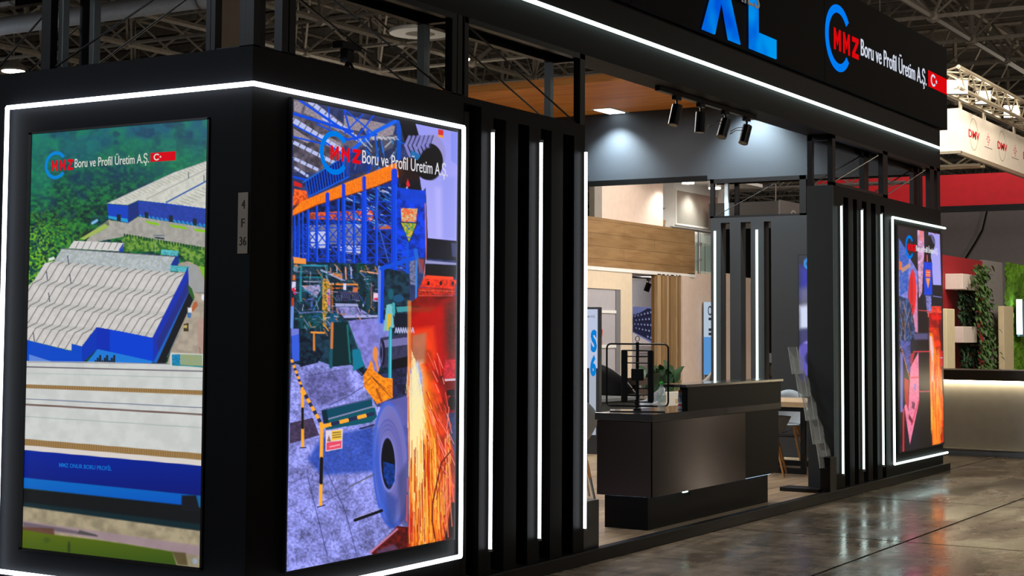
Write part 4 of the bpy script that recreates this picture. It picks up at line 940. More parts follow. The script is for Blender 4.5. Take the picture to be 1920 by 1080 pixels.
    for k in range(190):
        px = r.uniform(762, 836); py = r.uniform(800, 960); A.line([(px, py), (px + (px - 770) * .05, min(py + r.uniform(40, 100), 1014))], r.uniform(.8, 1.6), r.choice([(255, 206, 90), (255, 168, 50), (255, 120, 20), (206, 40, 10), (160, 20, 6)]), .85, soft=.8)
    for k in range(60):
        px = r.uniform(790, 838); py = r.uniform(650, 850); a = r.uniform(.15, .5); ln = r.uniform(8, 34); A.line([(px, py), (px + a * ln, py + ln)], 1.4, r.choice([(255, 150, 130), (250, 90, 60), (200, 10, 8)]), .9)
    for k in range(6): A.line([(766, 690 + k * 16), (774 + k, 680 + k * 14), (786, 676 + k * 14)], 1, (210, 220, 255), .6)
    A.line([(758, 616), (759, 680), (757, 740)], 3, (246, 150, 90), .9); A.line([(759, 740), (762, 1000)], 1.6, (224, 60, 50), .8)
    for px, a, b in ((757, 895, 920), (756, 925, 975), (760, 965, 1000)): A.line([(px, a), (px - .6, b)], 2, (236, 80, 70), .95)
    A.poly([(826, 672), (846, 670), (845, 706), (824, 706)], (200, 36, 52), .95, n=.3); A.line([(828, 709), (845, 708)], 4, (206, 190, 206)); A.poly([(826, 712), (845, 711), (845, 727), (828, 726)], (110, 14, 14)); A.poly([(830, 727), (845, 727), (845, 738), (830, 738)], (16, 8, 10)); A.ell(840, 752, 7, 14, (20, 12, 14))
    for k in range(9): A.line([(812 + r.uniform(0, 26), 760 + k * 22), (822 + r.uniform(0, 22), 800 + k * 22)], 1.6, (255, 130, 120), .9)
    A.line([(838, 842), (820, 865), (812, 900), (804, 940), (803, 975), (808, 1008)], 2.6, (96, 10, 6), .9); A.line([(832, 855), (818, 900), (810, 935)], 1.4, (140, 14, 8), .8)
    A.poly([(838, 940), (846, 940), (845, 1008), (826, 1010), (832, 985)], (14, 8, 8), .9, soft=4)
    for a, b, c_, d in ((834, 900, 840, 985), (828, 930, 833, 1005), (836, 870, 843, 938)): A.line([(a, b), (c_, d)], 2, (240, 110, 90), .9)
    return A

# ---- picture 3: another moment of the same film, seen on the far screen
def picture3():
    A = Art([(1680, 425), (1764, 442), (1764, 832), (1683, 846)], 0, 0, 96, 380)
    x, y = A.x, A.y; f = fbm(x * .2, y * .1, 3)[:, None]
    A.c[:] = np.array([14, 14, 22.]) * (1 - f) + np.array([36, 34, 50.]) * f
    r = random.Random(5)
    def z(px, py): return (1660 + px / 4.15, 400 + py / 4.154)
    def Z(*p): return [z(*q) for q in p]
    def w_(px, py): return (1660 + px / 4.15, 620 + py / 4.154)
    def W(*p): return [w_(*q) for q in p]
    A.poly(Z((90, 210), (240, 470), (240, 640), (170, 500), (160, 700), (90, 660)), (120, 126, 210), n=.2)
    A.poly(Z((90, 200), (170, 330), (160, 620), (100, 660)), (40, 84, 190), n=.9, ns=.3, col2=(80, 110, 190)); A.poly(Z((92, 385), (115, 390), (112, 460), (92, 450)), (230, 110, 60)); A.poly(Z((110, 440), (180, 400), (180, 430), (115, 480)), (220, 150, 110), .8)
    A.poly(Z((170, 500), (235, 580), (238, 950), (205, 940), (180, 800)), (206, 130, 170), n=.1); A.ell(*z(195, 640), 7.2, 44, (236, 34, 40), rot=.02); A.ell(*z(190, 640), 3, 36, (190, 20, 30), .7)
    A.poly(Z((92, 660), (170, 690), (200, 820), (215, 920), (210, 980), (92, 1080)), (20, 44, 80), n=1, ns=.3, col2=(70, 90, 140))
    for k in range(30): A.line([z(r.uniform(95, 200), r.uniform(680, 1050)), z(r.uniform(95, 200), r.uniform(680, 1050))], .9, r.choice([(30, 90, 190), (220, 130, 70), (90, 130, 200), (14, 18, 30)]), .7)
    A.poly(Z((238, 110), (290, 115), (292, 300), (272, 640), (248, 680), (240, 400)), (200, 150, 190), n=.3, ns=.2); A.poly(Z((250, 115), (286, 120), (280, 240), (256, 210)), (236, 120, 120), .8)
    A.poly(Z((325, 125), (416, 140), (425, 580), (360, 575), (350, 380), (330, 300)), (160, 158, 236), col2=(170, 166, 246)); A.ell(*z(345, 240), 8, 16, (18, 18, 24)); A.line([z(350, 180), z(372, 240)], 4, (90, 90, 140)); A.poly(Z((370, 140), (385, 142), (384, 170), (370, 166)), (214, 40, 40))
    A.poly(Z((296, 300), (345, 300), (345, 395), (288, 395)), (20, 16, 24)); A.line([z(315, 340), z(316, 390)], 2.2, (226, 60, 70))
    A.poly(Z((288, 392), (355, 398), (352, 655), (288, 655)), (6, 62, 214), n=.15); A.poly(Z((302, 455), (340, 457), (340, 515), (302, 513)), (238, 90, 60)); A.poly(Z((302, 522), (338, 524), (320, 606)), (238, 150, 80)); A.line([z(306, 475), z(336, 477)], 1, (250, 220, 180)); A.line([z(306, 495), z(336, 497)], 1, (250, 220, 180))
    A.poly(Z((360, 578), (425, 582), (425, 720), (358, 715)), (22, 22, 32)); A.line([z(360, 665), z(425, 675)], 1.6, (120, 124, 190)); A.poly(Z((300, 660), (345, 660), (345, 790), (310, 790)), (120, 120, 190), n=.4)
    A.poly(Z((345, 745), (425, 745), (425, 800), (345, 800)), (232, 60, 40), n=.4, ns=.4); A.line([z(245, 775), z(425, 790)], 1.4, (236, 70, 60)); A.poly(Z((310, 790), (345, 790), (340, 830), (316, 830)), (220, 90, 90))
    A.poly(Z((240, 790), (316, 800), (316, 1080), (240, 1080)), (24, 14, 18)); A.poly(W((200, 40), (318, 40), (318, 90), (210, 90)), (100, 96, 150), .8, soft=4); A.poly(W((95, 90), (180, 100), (180, 360), (150, 330)), (70, 76, 140), n=.5, ns=.3)
    A.poly(W((100, 180), (120, 200), (118, 640), (100, 640)), (110, 110, 190)); 
    for k in range(14): A.line([w_(104 + k * 6, 140 + k * 22), w_(108 + k * 6, 152 + k * 22)], 1.4, (238, 130, 60))
    A.poly(W((178, 300), (242, 185), (245, 560), (172, 885), (130, 600), (150, 560), (160, 640)), (238, 124, 160), n=.12); A.poly(W((180, 200), (215, 185), (185, 300), (178, 260)), (190, 40, 50)); A.poly(W((130, 380), (165, 400), (160, 620), (135, 560)), (190, 30, 36)); A.line([w_(182, 380), w_(240, 380)], 2, (220, 40, 60)); A.line([w_(124, 620), w_(122, 935)], 2.6, (240, 24, 40))
    A.poly(W((190, 560), (214, 575), (208, 625), (186, 610)), (130, 60, 90)); A.poly(W((165, 660), (172, 665), (200, 715), (190, 735), (162, 690)), (120, 40, 60)); A.poly(W((206, 425), (224, 430), (218, 480), (206, 470)), (150, 120, 190)); A.line([w_(240, 560), w_(185, 740)], 1.6, (220, 40, 60)); A.line([w_(204, 183), w_(325, 183)], 2, (226, 50, 66)); A.line([w_(245, 488), w_(325, 488)], 1.8, (206, 70, 90))
    A.poly(W((245, 195), (328, 195), (330, 480), (245, 480)), (22, 14, 18)); A.poly(W((245, 410), (325, 410), (325, 470), (245, 470)), (44, 34, 44), .8); A.poly(W((245, 500), (335, 500), (335, 900), (245, 910)), (20, 15, 18))
    A.poly(Z((325, 800), (425, 800), (425, 1080), (330, 1080)), (190, 14, 10), n=.5, ns=.1); A.poly(Z((400, 850), (430, 850), (430, 1080), (410, 1080)), (70, 14, 14), .7, soft=3)
    A.poly(W((326, 0), (400, 0), (432, 300), (436, 870), (345, 895), (330, 500)), (226, 50, 14), n=.4, ns=.1); A.poly(W((330, 40), (350, 40), (372, 180), (400, 600), (400, 885), (348, 892), (334, 500)), (255, 140, 30), soft=4); A.poly(W((330, 60), (348, 70), (362, 200), (355, 420), (338, 420)), (232, 200, 220), .95, soft=3)
    for k in range(120):
        px = r.uniform(334, 425); py = r.uniform(150, 700); A.line([w_(px, py), w_(px + (px - 330) * .06, min(py + r.uniform(60, 220), 880))], r.uniform(.7, 1.3), r.choice([(255, 190, 70), (255, 130, 30), (220, 40, 20), (255, 160, 60)]), .8)
    A.poly(W((412, 180), (438, 180), (436, 330), (414, 320)), (200, 30, 40), .9); A.line([w_(412, 232), w_(436, 234)], 1.6, (190, 180, 220)); A.poly(W((418, 300), (438, 300), (436, 560), (425, 500)), (40, 12, 14), .8)
    return A

SCRB = emis('screen_blue', (0, 128, 240), .9); SCRR = emis('screen_red', (236, 12, 22), .95); SCRW = emis('screen_white', (224, 224, 232), .95)
BEZ = mat('screen_bezel', (20, 20, 23), .35)
t = T('video_screen', 'tall screen on the left end wall showing an aerial view of white roofed factory halls', 'screen', (-.01, .9, .37))
P('bezel', MB().box(-.012, -.003, .27, .282, .365, 2.60).box(-.012, -.003, 1.535, 1.56, .365, 2.60).box(-.012, -.003, .27, 1.56, .36, .375).box(-.012, -.003, .27, 1.56, 2.59, 2.602), BEZ, t)
picture1().build('picture', leftp(-.008), 1.535, .282, .375, 2.59, t)
c1 = (emis('screen_blue_dim', (20, 140, 226), .85), emis('screen_red_dim', (216, 18, 32), .95), emis('screen_white_dim', (222, 224, 214), .9))
ASP = 1.1
logo(t, leftp(-.0095), (1.347, 2.413, -.083, .075), (1.377, 1.215, 2.382, 2.440), (1.205, .672, 2.393, 2.443), (.662, .49, 2.396, 2.442), h=.001, cols=c1, bold=.0)
P('lettering', text_mb('MMZ ONUR BORU PROFİL', 1.27, .89, .816, .838, leftp(-.0095), .001, bold=.015), emis('screen_lightblue', (28, 110, 206), .9), t)

t = T('video_screen', 'large screen by the near corner showing a factory interior, a coil and orange sparks', 'screen', (1.05, -.01, .345))
P('bezel', MB().box(.28, 1.84, -.02, -.001, .335, 2.72), BEZ, t)
picture2().build('picture', frontp(-.022), .29, 1.83, .345, 2.71, t)
ASP = 1
logo(t, frontp(-.0235), (.637, 2.47, .125, .115), (.603, .872, 2.432, 2.508), (.883, 1.722, 2.440, 2.515), None, h=.001, cols=(SCRB, SCRR, SCRW), bold=.0)

t = T('video_screen', 'far right screen showing red and pink machine shapes with a stream of orange sparks', 'screen', (11.2, -.01, .31))
P('bezel', MB().box(10.34, 12.03, -.02, -.001, .30, 2.68), BEZ, t)
picture3().build('picture', frontp(-.022), 10.37, 12.0, .315, 2.665, t)
logo(t, frontp(-.025), (10.76, 2.465, .145, .125), (10.69, 10.99, 2.425, 2.50), (11.0, 11.83, 2.435, 2.50), None, h=.002, cols=(SCRB, SCRR, SCRW), bold=.0)

# ------------------------------------------------------------------ inside the stand
ZP = .07
BRUSH = mat('brushed_bronze', (54, 46, 45), .16, metal=.96, noise=.10, nscale=30, stretch=(.3, .3, 14), aniso=.95)
LAM = mat('black_laminate', (10, 10, 10), .45, noise=.1, spec=.12)
LAMTOP = mat('black_worktop', (40, 43, 46), .16, spec=.9, coat=.5)
t = T('reception_counter', 'black and dark bronze reception counter on a recessed base in the opening of the stand', 'counter', (6, .35, ZP))
P('base', MB().box(4.79, 7.18, .17, .53, ZP, .325), LAM, t)
P('body', MB().box(4.715, 7.28, .105, .555, .325, .88), LAM, t, bevel=.003)
P('front_panel', MB().box(4.708, 6.5, .098, .105, .322, .875).box(4.708, 4.715, .098, .555, .322, .875), BRUSH, t, 'brushed dark bronze panel')
P('worktop', MB().box(4.69, 7.29, .085, .565, .88, .935), LAMTOP, t, bevel=.003)
P('upper_panel', MB().box(5.33, 7.30, .092, .14, .875, 1.118).box(7.24, 7.30, .14, .30, .935, 1.118).box(5.60, 5.64, .14, .28, .935, 1.118), LAM, t)
P('top_shelf', MB().box(5.27, 7.33, .08, .31, 1.118, 1.14), LAMTOP, t, 'glossy black shelf', bevel=.002)
P('light_line', MB().box(4.80, 7.15, .130, .145, .318, .3245).box(4.742, 4.757, .16, .53, .318, .3245), emis('counter_led', (190, 225, 255), 2.2), t)
P('light_end', MB().box(5.30, 5.38, .112, .125, .309, .3245), emis('counter_led_end', (215, 255, 235), 4), t)
P('cable_tray', MB().box(5.40, 6.10, .105, .125, .285, .325), LAM, t)

# rotating display stand: drawn in its own frame, then turned
t = T('display_stand', 'black metal rotating display stand with square wire frames on the counter', 'display stand', (5.05, .385, .9355), rz=.456 - math.pi / 2)
BM = mat('black_metal', (16, 16, 17), .4, metal=.4)
P('base_plate', MB().box(-.21, .21, -.12, .12, 0, .008), LAMTOP, t, local=True, bevel=.002)
P('pole', MB().tube((0, 0, .008), (0, 0, .53), .0125, 12).lathe((0, 0, .008), [(.03, 0), (.03, .012), (.014, .02)], 16), BM, t, local=True)
P('ring', MB().path([(.016 * math.cos(a * .5236), 0, .556 + .02 * math.sin(a * .5236)) for a in range(12)], .003, 6, closed=True), BM, t, local=True)
def rrect(w_, z0, z1, y, r, rc=.03):
    pts = []
    for cx, cz, a0 in ((w_ - rc, z1 - rc, 0), (-w_ + rc, z1 - rc, 90), (-w_ + rc, z0 + rc, 180), (w_ - rc, z0 + rc, 270)):
        for k in range(4):
            a = math.radians(a0 + 30 * k); pts.append((cx + rc * math.cos(a), y, cz + rc * math.sin(a)))
    return MB().path(pts, r, 8, closed=True)
P('frame', rrect(.235, .04, .515, 0, .0075), BM, t, local=True)
P('frame', rrect(.12, .07, .465, .02, .006, .015), BM, t, local=True)
P('card_holder', MB().box(-.125, -.075, -.03, .03, .065, .47), BM, t, local=True, bevel=.008); P('card_holder', MB().box(.078, .122, -.03, .03, .065, .47), BM, t, local=True, bevel=.008)
P('rod', MB().tube((-.1, 0, .42), (.1, 0, .42), .005, 6), BM, t, local=True); P('rod', MB().tube((-.1, 0, .125), (.1, 0, .125), .005, 6), BM, t, local=True)
P('frame', rrect(.09, .175, .37, -.02, .005, .015), BM, t, local=True); P('hub', MB().box(-.048, .048, -.03, .03, .235, .325), BM, t, local=True, bevel=.004)

# water bottle and can
PET = glass('clear_plastic', (225, 238, 235), .08, .32)
t = T('water_bottle', 'clear plastic water bottle with a green cap on the counter', 'bottle', (5.09, .20, .9355))
P('body', MB().lathe((5.09, .20, .9355), [(.028, 0), (.033, .01), (.033, .05), (.029, .06), (.033, .07), (.034, .13), (.031, .15), (.02, .185), (.012, .20), (.012, .21)], 20), PET, t, smooth=True)
P('cap', MB().lathe((5.09, .20, .9355), [(.014, .207), (.014, .226), (.012, .228)], 16), mat('green_cap', (40, 190, 70), .4), t)
P('label', MB().lathe((5.09, .20, .9355), [(.0345, .075), (.0345, .125)], 20), glass('label_film', (150, 205, 180), .3, .3), t)
t = T('can', 'white and blue can with a red top on the counter beside the raised shelf', 'can', (5.535, .23, .9355))
P('body', MB().lathe((5.535, .23, .9355), [(.033, 0), (.034, .01), (.034, .13), (.03, .135)], 20), mat('can_white', (188, 198, 206), .35), t, smooth=True)
P('lid', MB().lathe((5.535, .23, .9355), [(.032, .135), (.032, .15), (.02, .152)], 20), mat('can_red', (206, 52, 44), .4), t)
P('band', MB().lathe((5.535, .23, .9355), [(.0345, .028), (.0345, .042)], 20), mat('can_red', (206, 52, 44), .4), t)
P('label', MB().lathe((5.535, .23, .9355), [(.0343, .06), (.0343, .11)], 20), mat('can_grey', (120, 140, 156), .4), t)

# grey shell chairs
SHELL = mat('grey_shell', (132, 136, 140), .55); SHELLP = mat('pale_shell', (150, 158, 166), .5); LEGW = mat('oak_leg', (186, 132, 74), .5, noise=.12, stretch=(8, 8, 1))
def shell_mb(w_=.25, d=.23, zs=.43, zt=.82, arm=.18):
    m = MB()
    def f(u, v):
        a = (u - .5) * math.pi * 1.15           # around the back
        t_ = v
        x = -math.cos(a) * d * (.55 + .5 * t_) + .02; y = math.sin(a) * w_ * (.6 + .42 * t_)
        front = max(0, -math.cos(a) * -1)
        top = zt if True else 0
        hgt = zs + (arm + (zt - zs - arm) * max(0, math.cos(a)) ** 1.5) * t_ ** 1.3
        return (x, y, hgt)
    m.grid(f, 22, 8)
    def g(u, v):
        a = u * 2 * math.pi; r = v
        return (-.0 + math.cos(a) * d * .62 * r + .02, math.sin(a) * w_ * .62 * r, zs - .012 + .012 * r * r)
    m.grid(g, 22, 3)
    return m
def chair(label, x, y, z, rz, m=SHELL, h=0, bar=False, group=None, zt=.82):
    t = T('bar_stool' if bar else 'shell_chair', label, 'bar stool' if bar else 'chair', (x, y, z), group, rz)
    P('shell', shell_mb(zs=.43 + h, zt=zt + h, arm=min(.18, zt - .45)), m, t, local=True, smooth=True, solid=.012)
    H = .42 + h
    for sx_ in (-1, 1):
        for sy_ in (-1, 1):
            a = (.1 * sx_, .1 * sy_, H); b = (.22 * sx_, .2 * sy_, 0)
            if bar:
                mid = tuple(a[i] + (b[i] - a[i]) * .25 for i in range(3)); lo = tuple(a[i] + (b[i] - a[i]) * .62 for i in range(3))
                l = P('leg', MB().tube(mid, lo, .017, 10, .014), LEGW, t, local=True)
                P('leg_top', MB().tube(a, mid, .017, 10), BM, l, local=True); P('leg_foot', MB().tube(lo, b, .013, 10, .010), STEEL, l, local=True)
            else:
                P('leg', MB().tube(a, b, .017, 10, .011), LEGW, t, local=True)
    w2 = MB()
    zc = H * .72 if not bar else .27
    k = .1 + .12 * (1 - zc / H)
    w2.path([(-k, -k, zc), (k, -k, zc), (k, k, zc), (-k, k, zc)], .006 if not bar else .009, 6, closed=True)
    if not bar: w2.tube((-k, -k, zc), (k, k, H - .02), .004, 6).tube((k, -k, zc), (-k, k, H - .02), .004, 6)
    P('wire_brace' if not bar else 'foot_ring', w2, BM if not bar else STEEL, t, local=True)
    return t
chair('grey shell chair whose back shows above the far side of the wooden table', 11.25, 1.55, ZP, math.pi * 1.0 + .2)
chair('low grey shell chair with oak legs at the near side of the wooden table', 9.66, 1.17, ZP, .3, zt=.64)
chair('grey bar stool with oak and black legs left of the counter', 6.42, 1.72, ZP, .6, SHELLP, .08, True)

# wooden table with black loop legs
t = T('meeting_table', 'light wooden table with black frame legs between the counter and the right slatted wall', 'table', (10.6, 1.6, ZP))
P('tabletop', MB().box(9.88, 10.95, .80, 2.3, .765, .82), wood('table_oak', (176, 140, 100), (214, 180, 138), axis_stretch=(9, 1, 9)), t, bevel=.003)
for x in (9.92, 10.86):
    P('leg_frame', MB().box(x, x + .05, .84, .89, ZP + .06, .765).box(x, x + .05, .84, 2.2, ZP, ZP + .06).box(x, x + .05, 2.15, 2.2, ZP + .06, .765).box(x, x + .05, .89, 2.15, .72, .765), BM, t)

# track and spotlights under the fascia
t = T('light_track', 'black ceiling track under the front of the fascia', 'light track', (5.9, .16, 3.39))
P('rail', MB().box(4.93, 6.88, .14, .18, 3.385, 3.42), BM, t)
def track_spot(label, x, y, z, tilt, r=.042, l=.155, group='spotlights on the track'):
    t = T('track_spotlight', label, 'spotlight', (x, y, z), group)
    P('adapter', MB().box(x - .05, x + .05, y - .018, y + .018, z - .03, z - .002), BM, t)
    P('stem', MB().tube((x, y, z - .03), (x, y, z - .10), .009, 8), BM, t)
    d = Vector(tilt).normalized(); c = Vector((x, y, z - .10))
    h = P('head', MB().tube(c - d * .03, c + d * (l - .02), r, 20), BM, t)
    P('lens', MB().tube(c + d * (l - .03), c + d * (l - .019), r * .8, 16), mat('spot_lens', (60, 60, 62), .2), h)
    return t
for x, tl, lab in ((5.28, (-.28, .1, -1), 'leftmost of four black spotlights on the track'), (5.74, (-.06, .05, -1), 'second black spotlight from the left on the track'),
                   (6.24, (-.45, .1, -1), 'third black spotlight from the left on the track, tilted and with a cable loop'), (6.70, (-.40, .1, -1), 'rightmost of four black spotlights on the track')):
    s_ = track_spot(lab, x, .16, 3.385, tl)
    if x > 6: P('cable', MB().path([(x, .16, 3.30), (x - .10, .2, 3.29), (x - .2, .22, 3.25), (x - .22, .22, 3.22), (x - .15, .2, 3.26), (x - .05, .17, 3.27)], .003, 5), CABLE, s_)

# recessed lamps
DL = emis('downlight_glow', (235, 248, 255), 8)
t = T('downlight', 'square recessed downlight in the wood ceiling', 'downlight', (11.75, 4.07, 4.31))
P('housing', MB().box(11.50, 12.0, 3.92, 4.22, 4.322, 4.33), WHITE, t); P('glow', MB().box(11.54, 11.96, 3.96, 4.18, 4.316, 4.322), DL, t)
t = T('downlight', 'small lamp lighting the grey upper wall behind the spotlights', 'downlight', (11.7, 2.2, 4.4))
P('housing', MB().box(11.6, 12.0, 2.12, 2.28, 4.44, 4.48), BM, t); P('glow', MB().box(11.62, 11.74, 2.14, 2.26, 4.432, 4.44), DL, t)

# brochure stand by the right wall
ACR = glass('acrylic', (235, 242, 242), .2, .2)
t = T('brochure_stand', 'clear acrylic zigzag brochure stand on a black foot by the right slatted wall', 'brochure stand', (8.28, .1, ZP))
P('foot', MB().box(8.16, 8.40, .06, .44, ZP, ZP + .035), BM, t, bevel=.002); P('post', MB().box(8.20, 8.38, -.035, .06, ZP, .40), BM, t, bevel=.003)
for sgn in (8.20, 8.38): P('bolt', MB().lathe((sgn - .005, .01, .3), [(.006, 0), (.006, .004)], 8), STEEL, t)
for k in range(5):
    z0 = .30 + .215 * k; y0 = .05 + .066 * k
    m = MB()
    lean = .038
    m.add([(8.17, y0, z0), (8.39, y0, z0), (8.39, y0 + lean, z0 + .25), (8.17, y0 + lean, z0 + .25)], [(0, 1, 2, 3)])
    m.add([(8.17, y0 - .035, z0 + .01), (8.39, y0 - .035, z0 + .01), (8.39, y0 + lean - .055, z0 + .16), (8.17, y0 + lean - .055, z0 + .16)], [(0, 1, 2, 3)])
    m.add([(8.17, y0, z0), (8.17, y0 - .035, z0 + .01), (8.39, y0 - .035, z0 + .01), (8.39, y0, z0)], [(0, 1, 2, 3)])
    for xx in (8.17, 8.39): m.add([(xx, y0, z0), (xx, y0 - .035, z0 + .01), (xx, y0 + lean - .055, z0 + .16), (xx, y0 + lean, z0 + .25)], [(0, 1, 2, 3)])
    pk = P('pocket', m, ACR, t, solid=.003)
    P('hinge', MB().tube((8.17, y0 - .02, z0 + .005), (8.39, y0 - .02, z0 + .005), .006, 6).tube((8.17, y0, z0), (8.17, y0 + lean, z0 + .25), .005, 6).tube((8.39, y0, z0), (8.39, y0 + lean, z0 + .25), .005, 6), glass('acrylic_edge', (225, 235, 235), .1, .75), pk)

# black plinth at the left jamb
thing('plinth', MB().box(3.47, 3.70, .01, .24, .085, .405), mat('plinth_black', (34, 38, 42), .3), 'low black box at the foot of the near slatted wall beside the opening', 'plinth', bevel=.004)

# poster on the charcoal wall
def picture4():
    A = Art([(0, 0), (60, 0), (60, 150), (0, 150)], 0, 0, 40, 100)
    A.c[:] = (16, 20, 40)
    A.poly([(0, 12), (60, 30), (60, 62), (0, 52)], (34, 40, 160), soft=10); A.poly([(0, 40), (60, 20), (60, 48), (0, 66)], (110, 110, 130), .8, soft=8)
    A.poly([(0, 60), (60, 50), (60, 84), (0, 88)], (206, 214, 240), soft=6); A.poly([(0, 88), (60, 84), (60, 104), (0, 104)], (58, 58, 110), soft=6)
    A.ell(14, 122, 18, 22, (150, 130, 230), inner=.45, soft=2); A.ell(10, 10, 5, 7, (20, 140, 230), inner=.5); A.poly([(0, 104), (60, 104), (60, 150), (0, 150)], (30, 34, 120), .5)
    return A
t = T('poster', 'dark poster with blue and white swirls on the charcoal wall beyond the slatted screen', 'poster', (11.95, 1.4, 1.0))
P('frame', MB().box(11.955, 11.999, .9, 1.665, .95, 2.47), BM, t)
picture4().build('picture', leftp(11.95), 1.655, .91, .96, 2.46, t)

# totem display
t = T('totem_display', 'slim white lit totem with blue S and 6 beyond the left of the counter', 'display', (11, 3.95, ZP))
P('case', MB().box(11.0, 11.06, 3.815, 4.2, .07, 1.835), mat('totem_case', (52, 54, 58), .4), t)
P('panel', MB().box(10.992, 11.0, 3.84, 4.18, 1.10, 1.81), emis('totem_white', (196, 206, 232), .9), t)
TB = emis('totem_blue', (14, 132, 220), .9)
P('letter', text_mb('S', 3.928, 3.845, 1.31, 1.56, leftp(10.992), .003, bold=.05), TB, t); P('letter', text_mb('6', 3.93, 3.85, 1.02, 1.25, leftp(10.985), .003, bold=.05), TB, t)
P('lettering', text_mb('Üretim A.Ş.', 4.02, 3.87, 1.71, 1.74, leftp(10.992), .002), mat('ink_grey', (90, 96, 110), .6), t)
P('leg', MB().box(10.986, 11.0, 3.86, 3.945, .30, 1.10), emis('totem_leg_white', (190, 198, 214), .75), t, 'white lower column')

# ------------------------------------------------------------------ cream stand beyond (faces the same way, y = 7)
def q(x, z, y):          # slides image-fitted points along the camera's sight lines to depth y
    k = (y + 5.012) / 12.012
    return -5.939 + (x + 5.939) * k, 1.55 + (z - 1.55) * k
BEAMW = wood('cream_stand_oak', (128, 96, 60), (152, 120, 80), axis_stretch=(.8, 6, 7), planks=(2.4, .21, (math.pi / 2, 0, 0)))
S('wall_back', MB().box(13.0, 18.31, 7.0, 7.12, 0, 2.55), CREAM, 'cream wall of the stand behind')
S('wall_back.001', MB().box(20.6, 23.6, 7.0, 7.12, 0, 2.62), PINKW, 'warm white wall of the stand behind, right of the fluted wood')
S('wall_back.002', MB().box(17.6, 24.5, 9.0, 9.1, 0, 3.0), mat('niche_white', (206, 206, 214), .7), 'white wall at the back of the niche')
S('wall_beam', MB().box(13.0, 20.91, 7.0, 7.3, 2.60, 3.41), BEAMW, 'wide oak clad beam of the stand behind')
S('trim_2', MB().box(13.0, 20.91, 6.98, 7.3, 2.54, 2.60), WHITE, 'white ledge under the oak beam')
S('floor_upper', MB().box(16.0, 24.0, 7.3, 9.0, 2.62, 2.70), CREAM, 'upper floor slab of the stand behind')
x0, z0 = q(17.04, 3.2, 7.4); x1, z1 = q(19.54, 4.4, 7.4)
S('wall_back.003', MB().box(x0, x1, 7.4, 7.5, z0, z1 + .5), PINKW, 'pinkish upper storey wall of the stand behind')
x0, z0 = q(16.78, 3.2, 7.38)
S('trim_3', MB().box(x0, x0 + .27, 7.3, 7.4, 3.41, 4.9), mat('grey_post', (140, 134, 126), .6), 'grey post at the left of the upper storey')
S('wall_back.004', MB().box(14.0, 17.0, 7.9, 8.0, 2.7, 5), CREAM, 'pale wall behind the upper storey post')
S('wall_back.005', MB().box(20.2, 21.2, 8.0, 8.1, 2.7, 5), WHITE, 'white recess wall of the upper storey')
wx0, wz0 = q(20.0, 3.2, 7.4); wx1, wz1 = q(22.3, 4.4, 7.4)
S('wall_back.006', MB().box(wx0, wx1, 7.4, 8.0, wz0, wz1 + .5), WHITE, 'white upper storey box with a grey window')
a, b = q(20.08, 3.50, 7.38); c, d = q(21.95, 4.10, 7.38)
wn = S('window_1', MB().box(a, c, 7.372, 7.39, b, d), mat('window_grey', (160, 154, 142), .25), 'grey window of the white upper storey box')
P('window_frame', MB().box(a - .03, c, 7.36, 7.395, b - .03, b).box(a - .03, c, 7.36, 7.395, d, d + .03).box(a - .03, a, 7.36, 7.395, b, d), WHITE, wn)
S('ceiling_canopy', MB().box(19.2, 23.0, 6.5, 7.4, 4.36, 4.42), WHITE, 'white canopy above the upper storey')
for (x, y, lab) in ((20.28, 6.85, 'left of two bright downlights below the grey upper wall'), (21.48, 6.85, 'right of two bright downlights, beside the post of the window frame')):
    t = T('downlight', lab, 'downlight', (x, y, 4.22), 'bright downlights of the stand behind')
    P('housing', MB().lathe((x, y, 4.25), [(.12, 0), (.12, .11)], 18), WHITE, t); P('glow', MB().lathe((x, y, 4.215), [(.02, 0), (.11, .01), (.11, .024)], 18), emis('canopy_glow', (255, 255, 250), 12), t)
    spot('canopy_spot', (x, y + .1, 4.2), (x - .1, 7.45, 3.2), 45, 110, .8, (.98, 1, .98), .05)
# grey glazed cabinet
t = T('glazed_cabinet', 'grey frosted glass cabinet with white shelf lines in the cream wall', 'cabinet', (17, 6.97, 0))
P('panel', MB().box(15.6, 17.63, 6.975, 6.998, .1, 2.24), mat('frosted_grey', (176, 172, 176), .35), t); P('side', MB().box(17.63, 17.8, 6.96, 6.998, .1, 2.26), mat('cabinet_shadow_strip', (120, 118, 120), .5), t)  # darker right strip stands for the shadow along the cabinet border
P('frame', MB().box(15.6, 17.8, 6.95, 6.975, 2.24, 2.28), CREAM, t)
for z in (1.84, 1.27): P('shelf', MB().box(15.7, 17.63, 6.955, 6.975, z, z + .05), WHITE, t)
P('emblem', arc_mb(17.05, 1.55, .12, .16, .2, -100, 10, frontp(6.975), .004), mat('red_arc', (206, 60, 30), .5), t, 'curved red mark')
P('lettering', text_mb('IPE', 16.93, 17.17, 1.33, 1.39, frontp(6.975), .003), mat('red_arc', (206, 60, 30), .5), t)
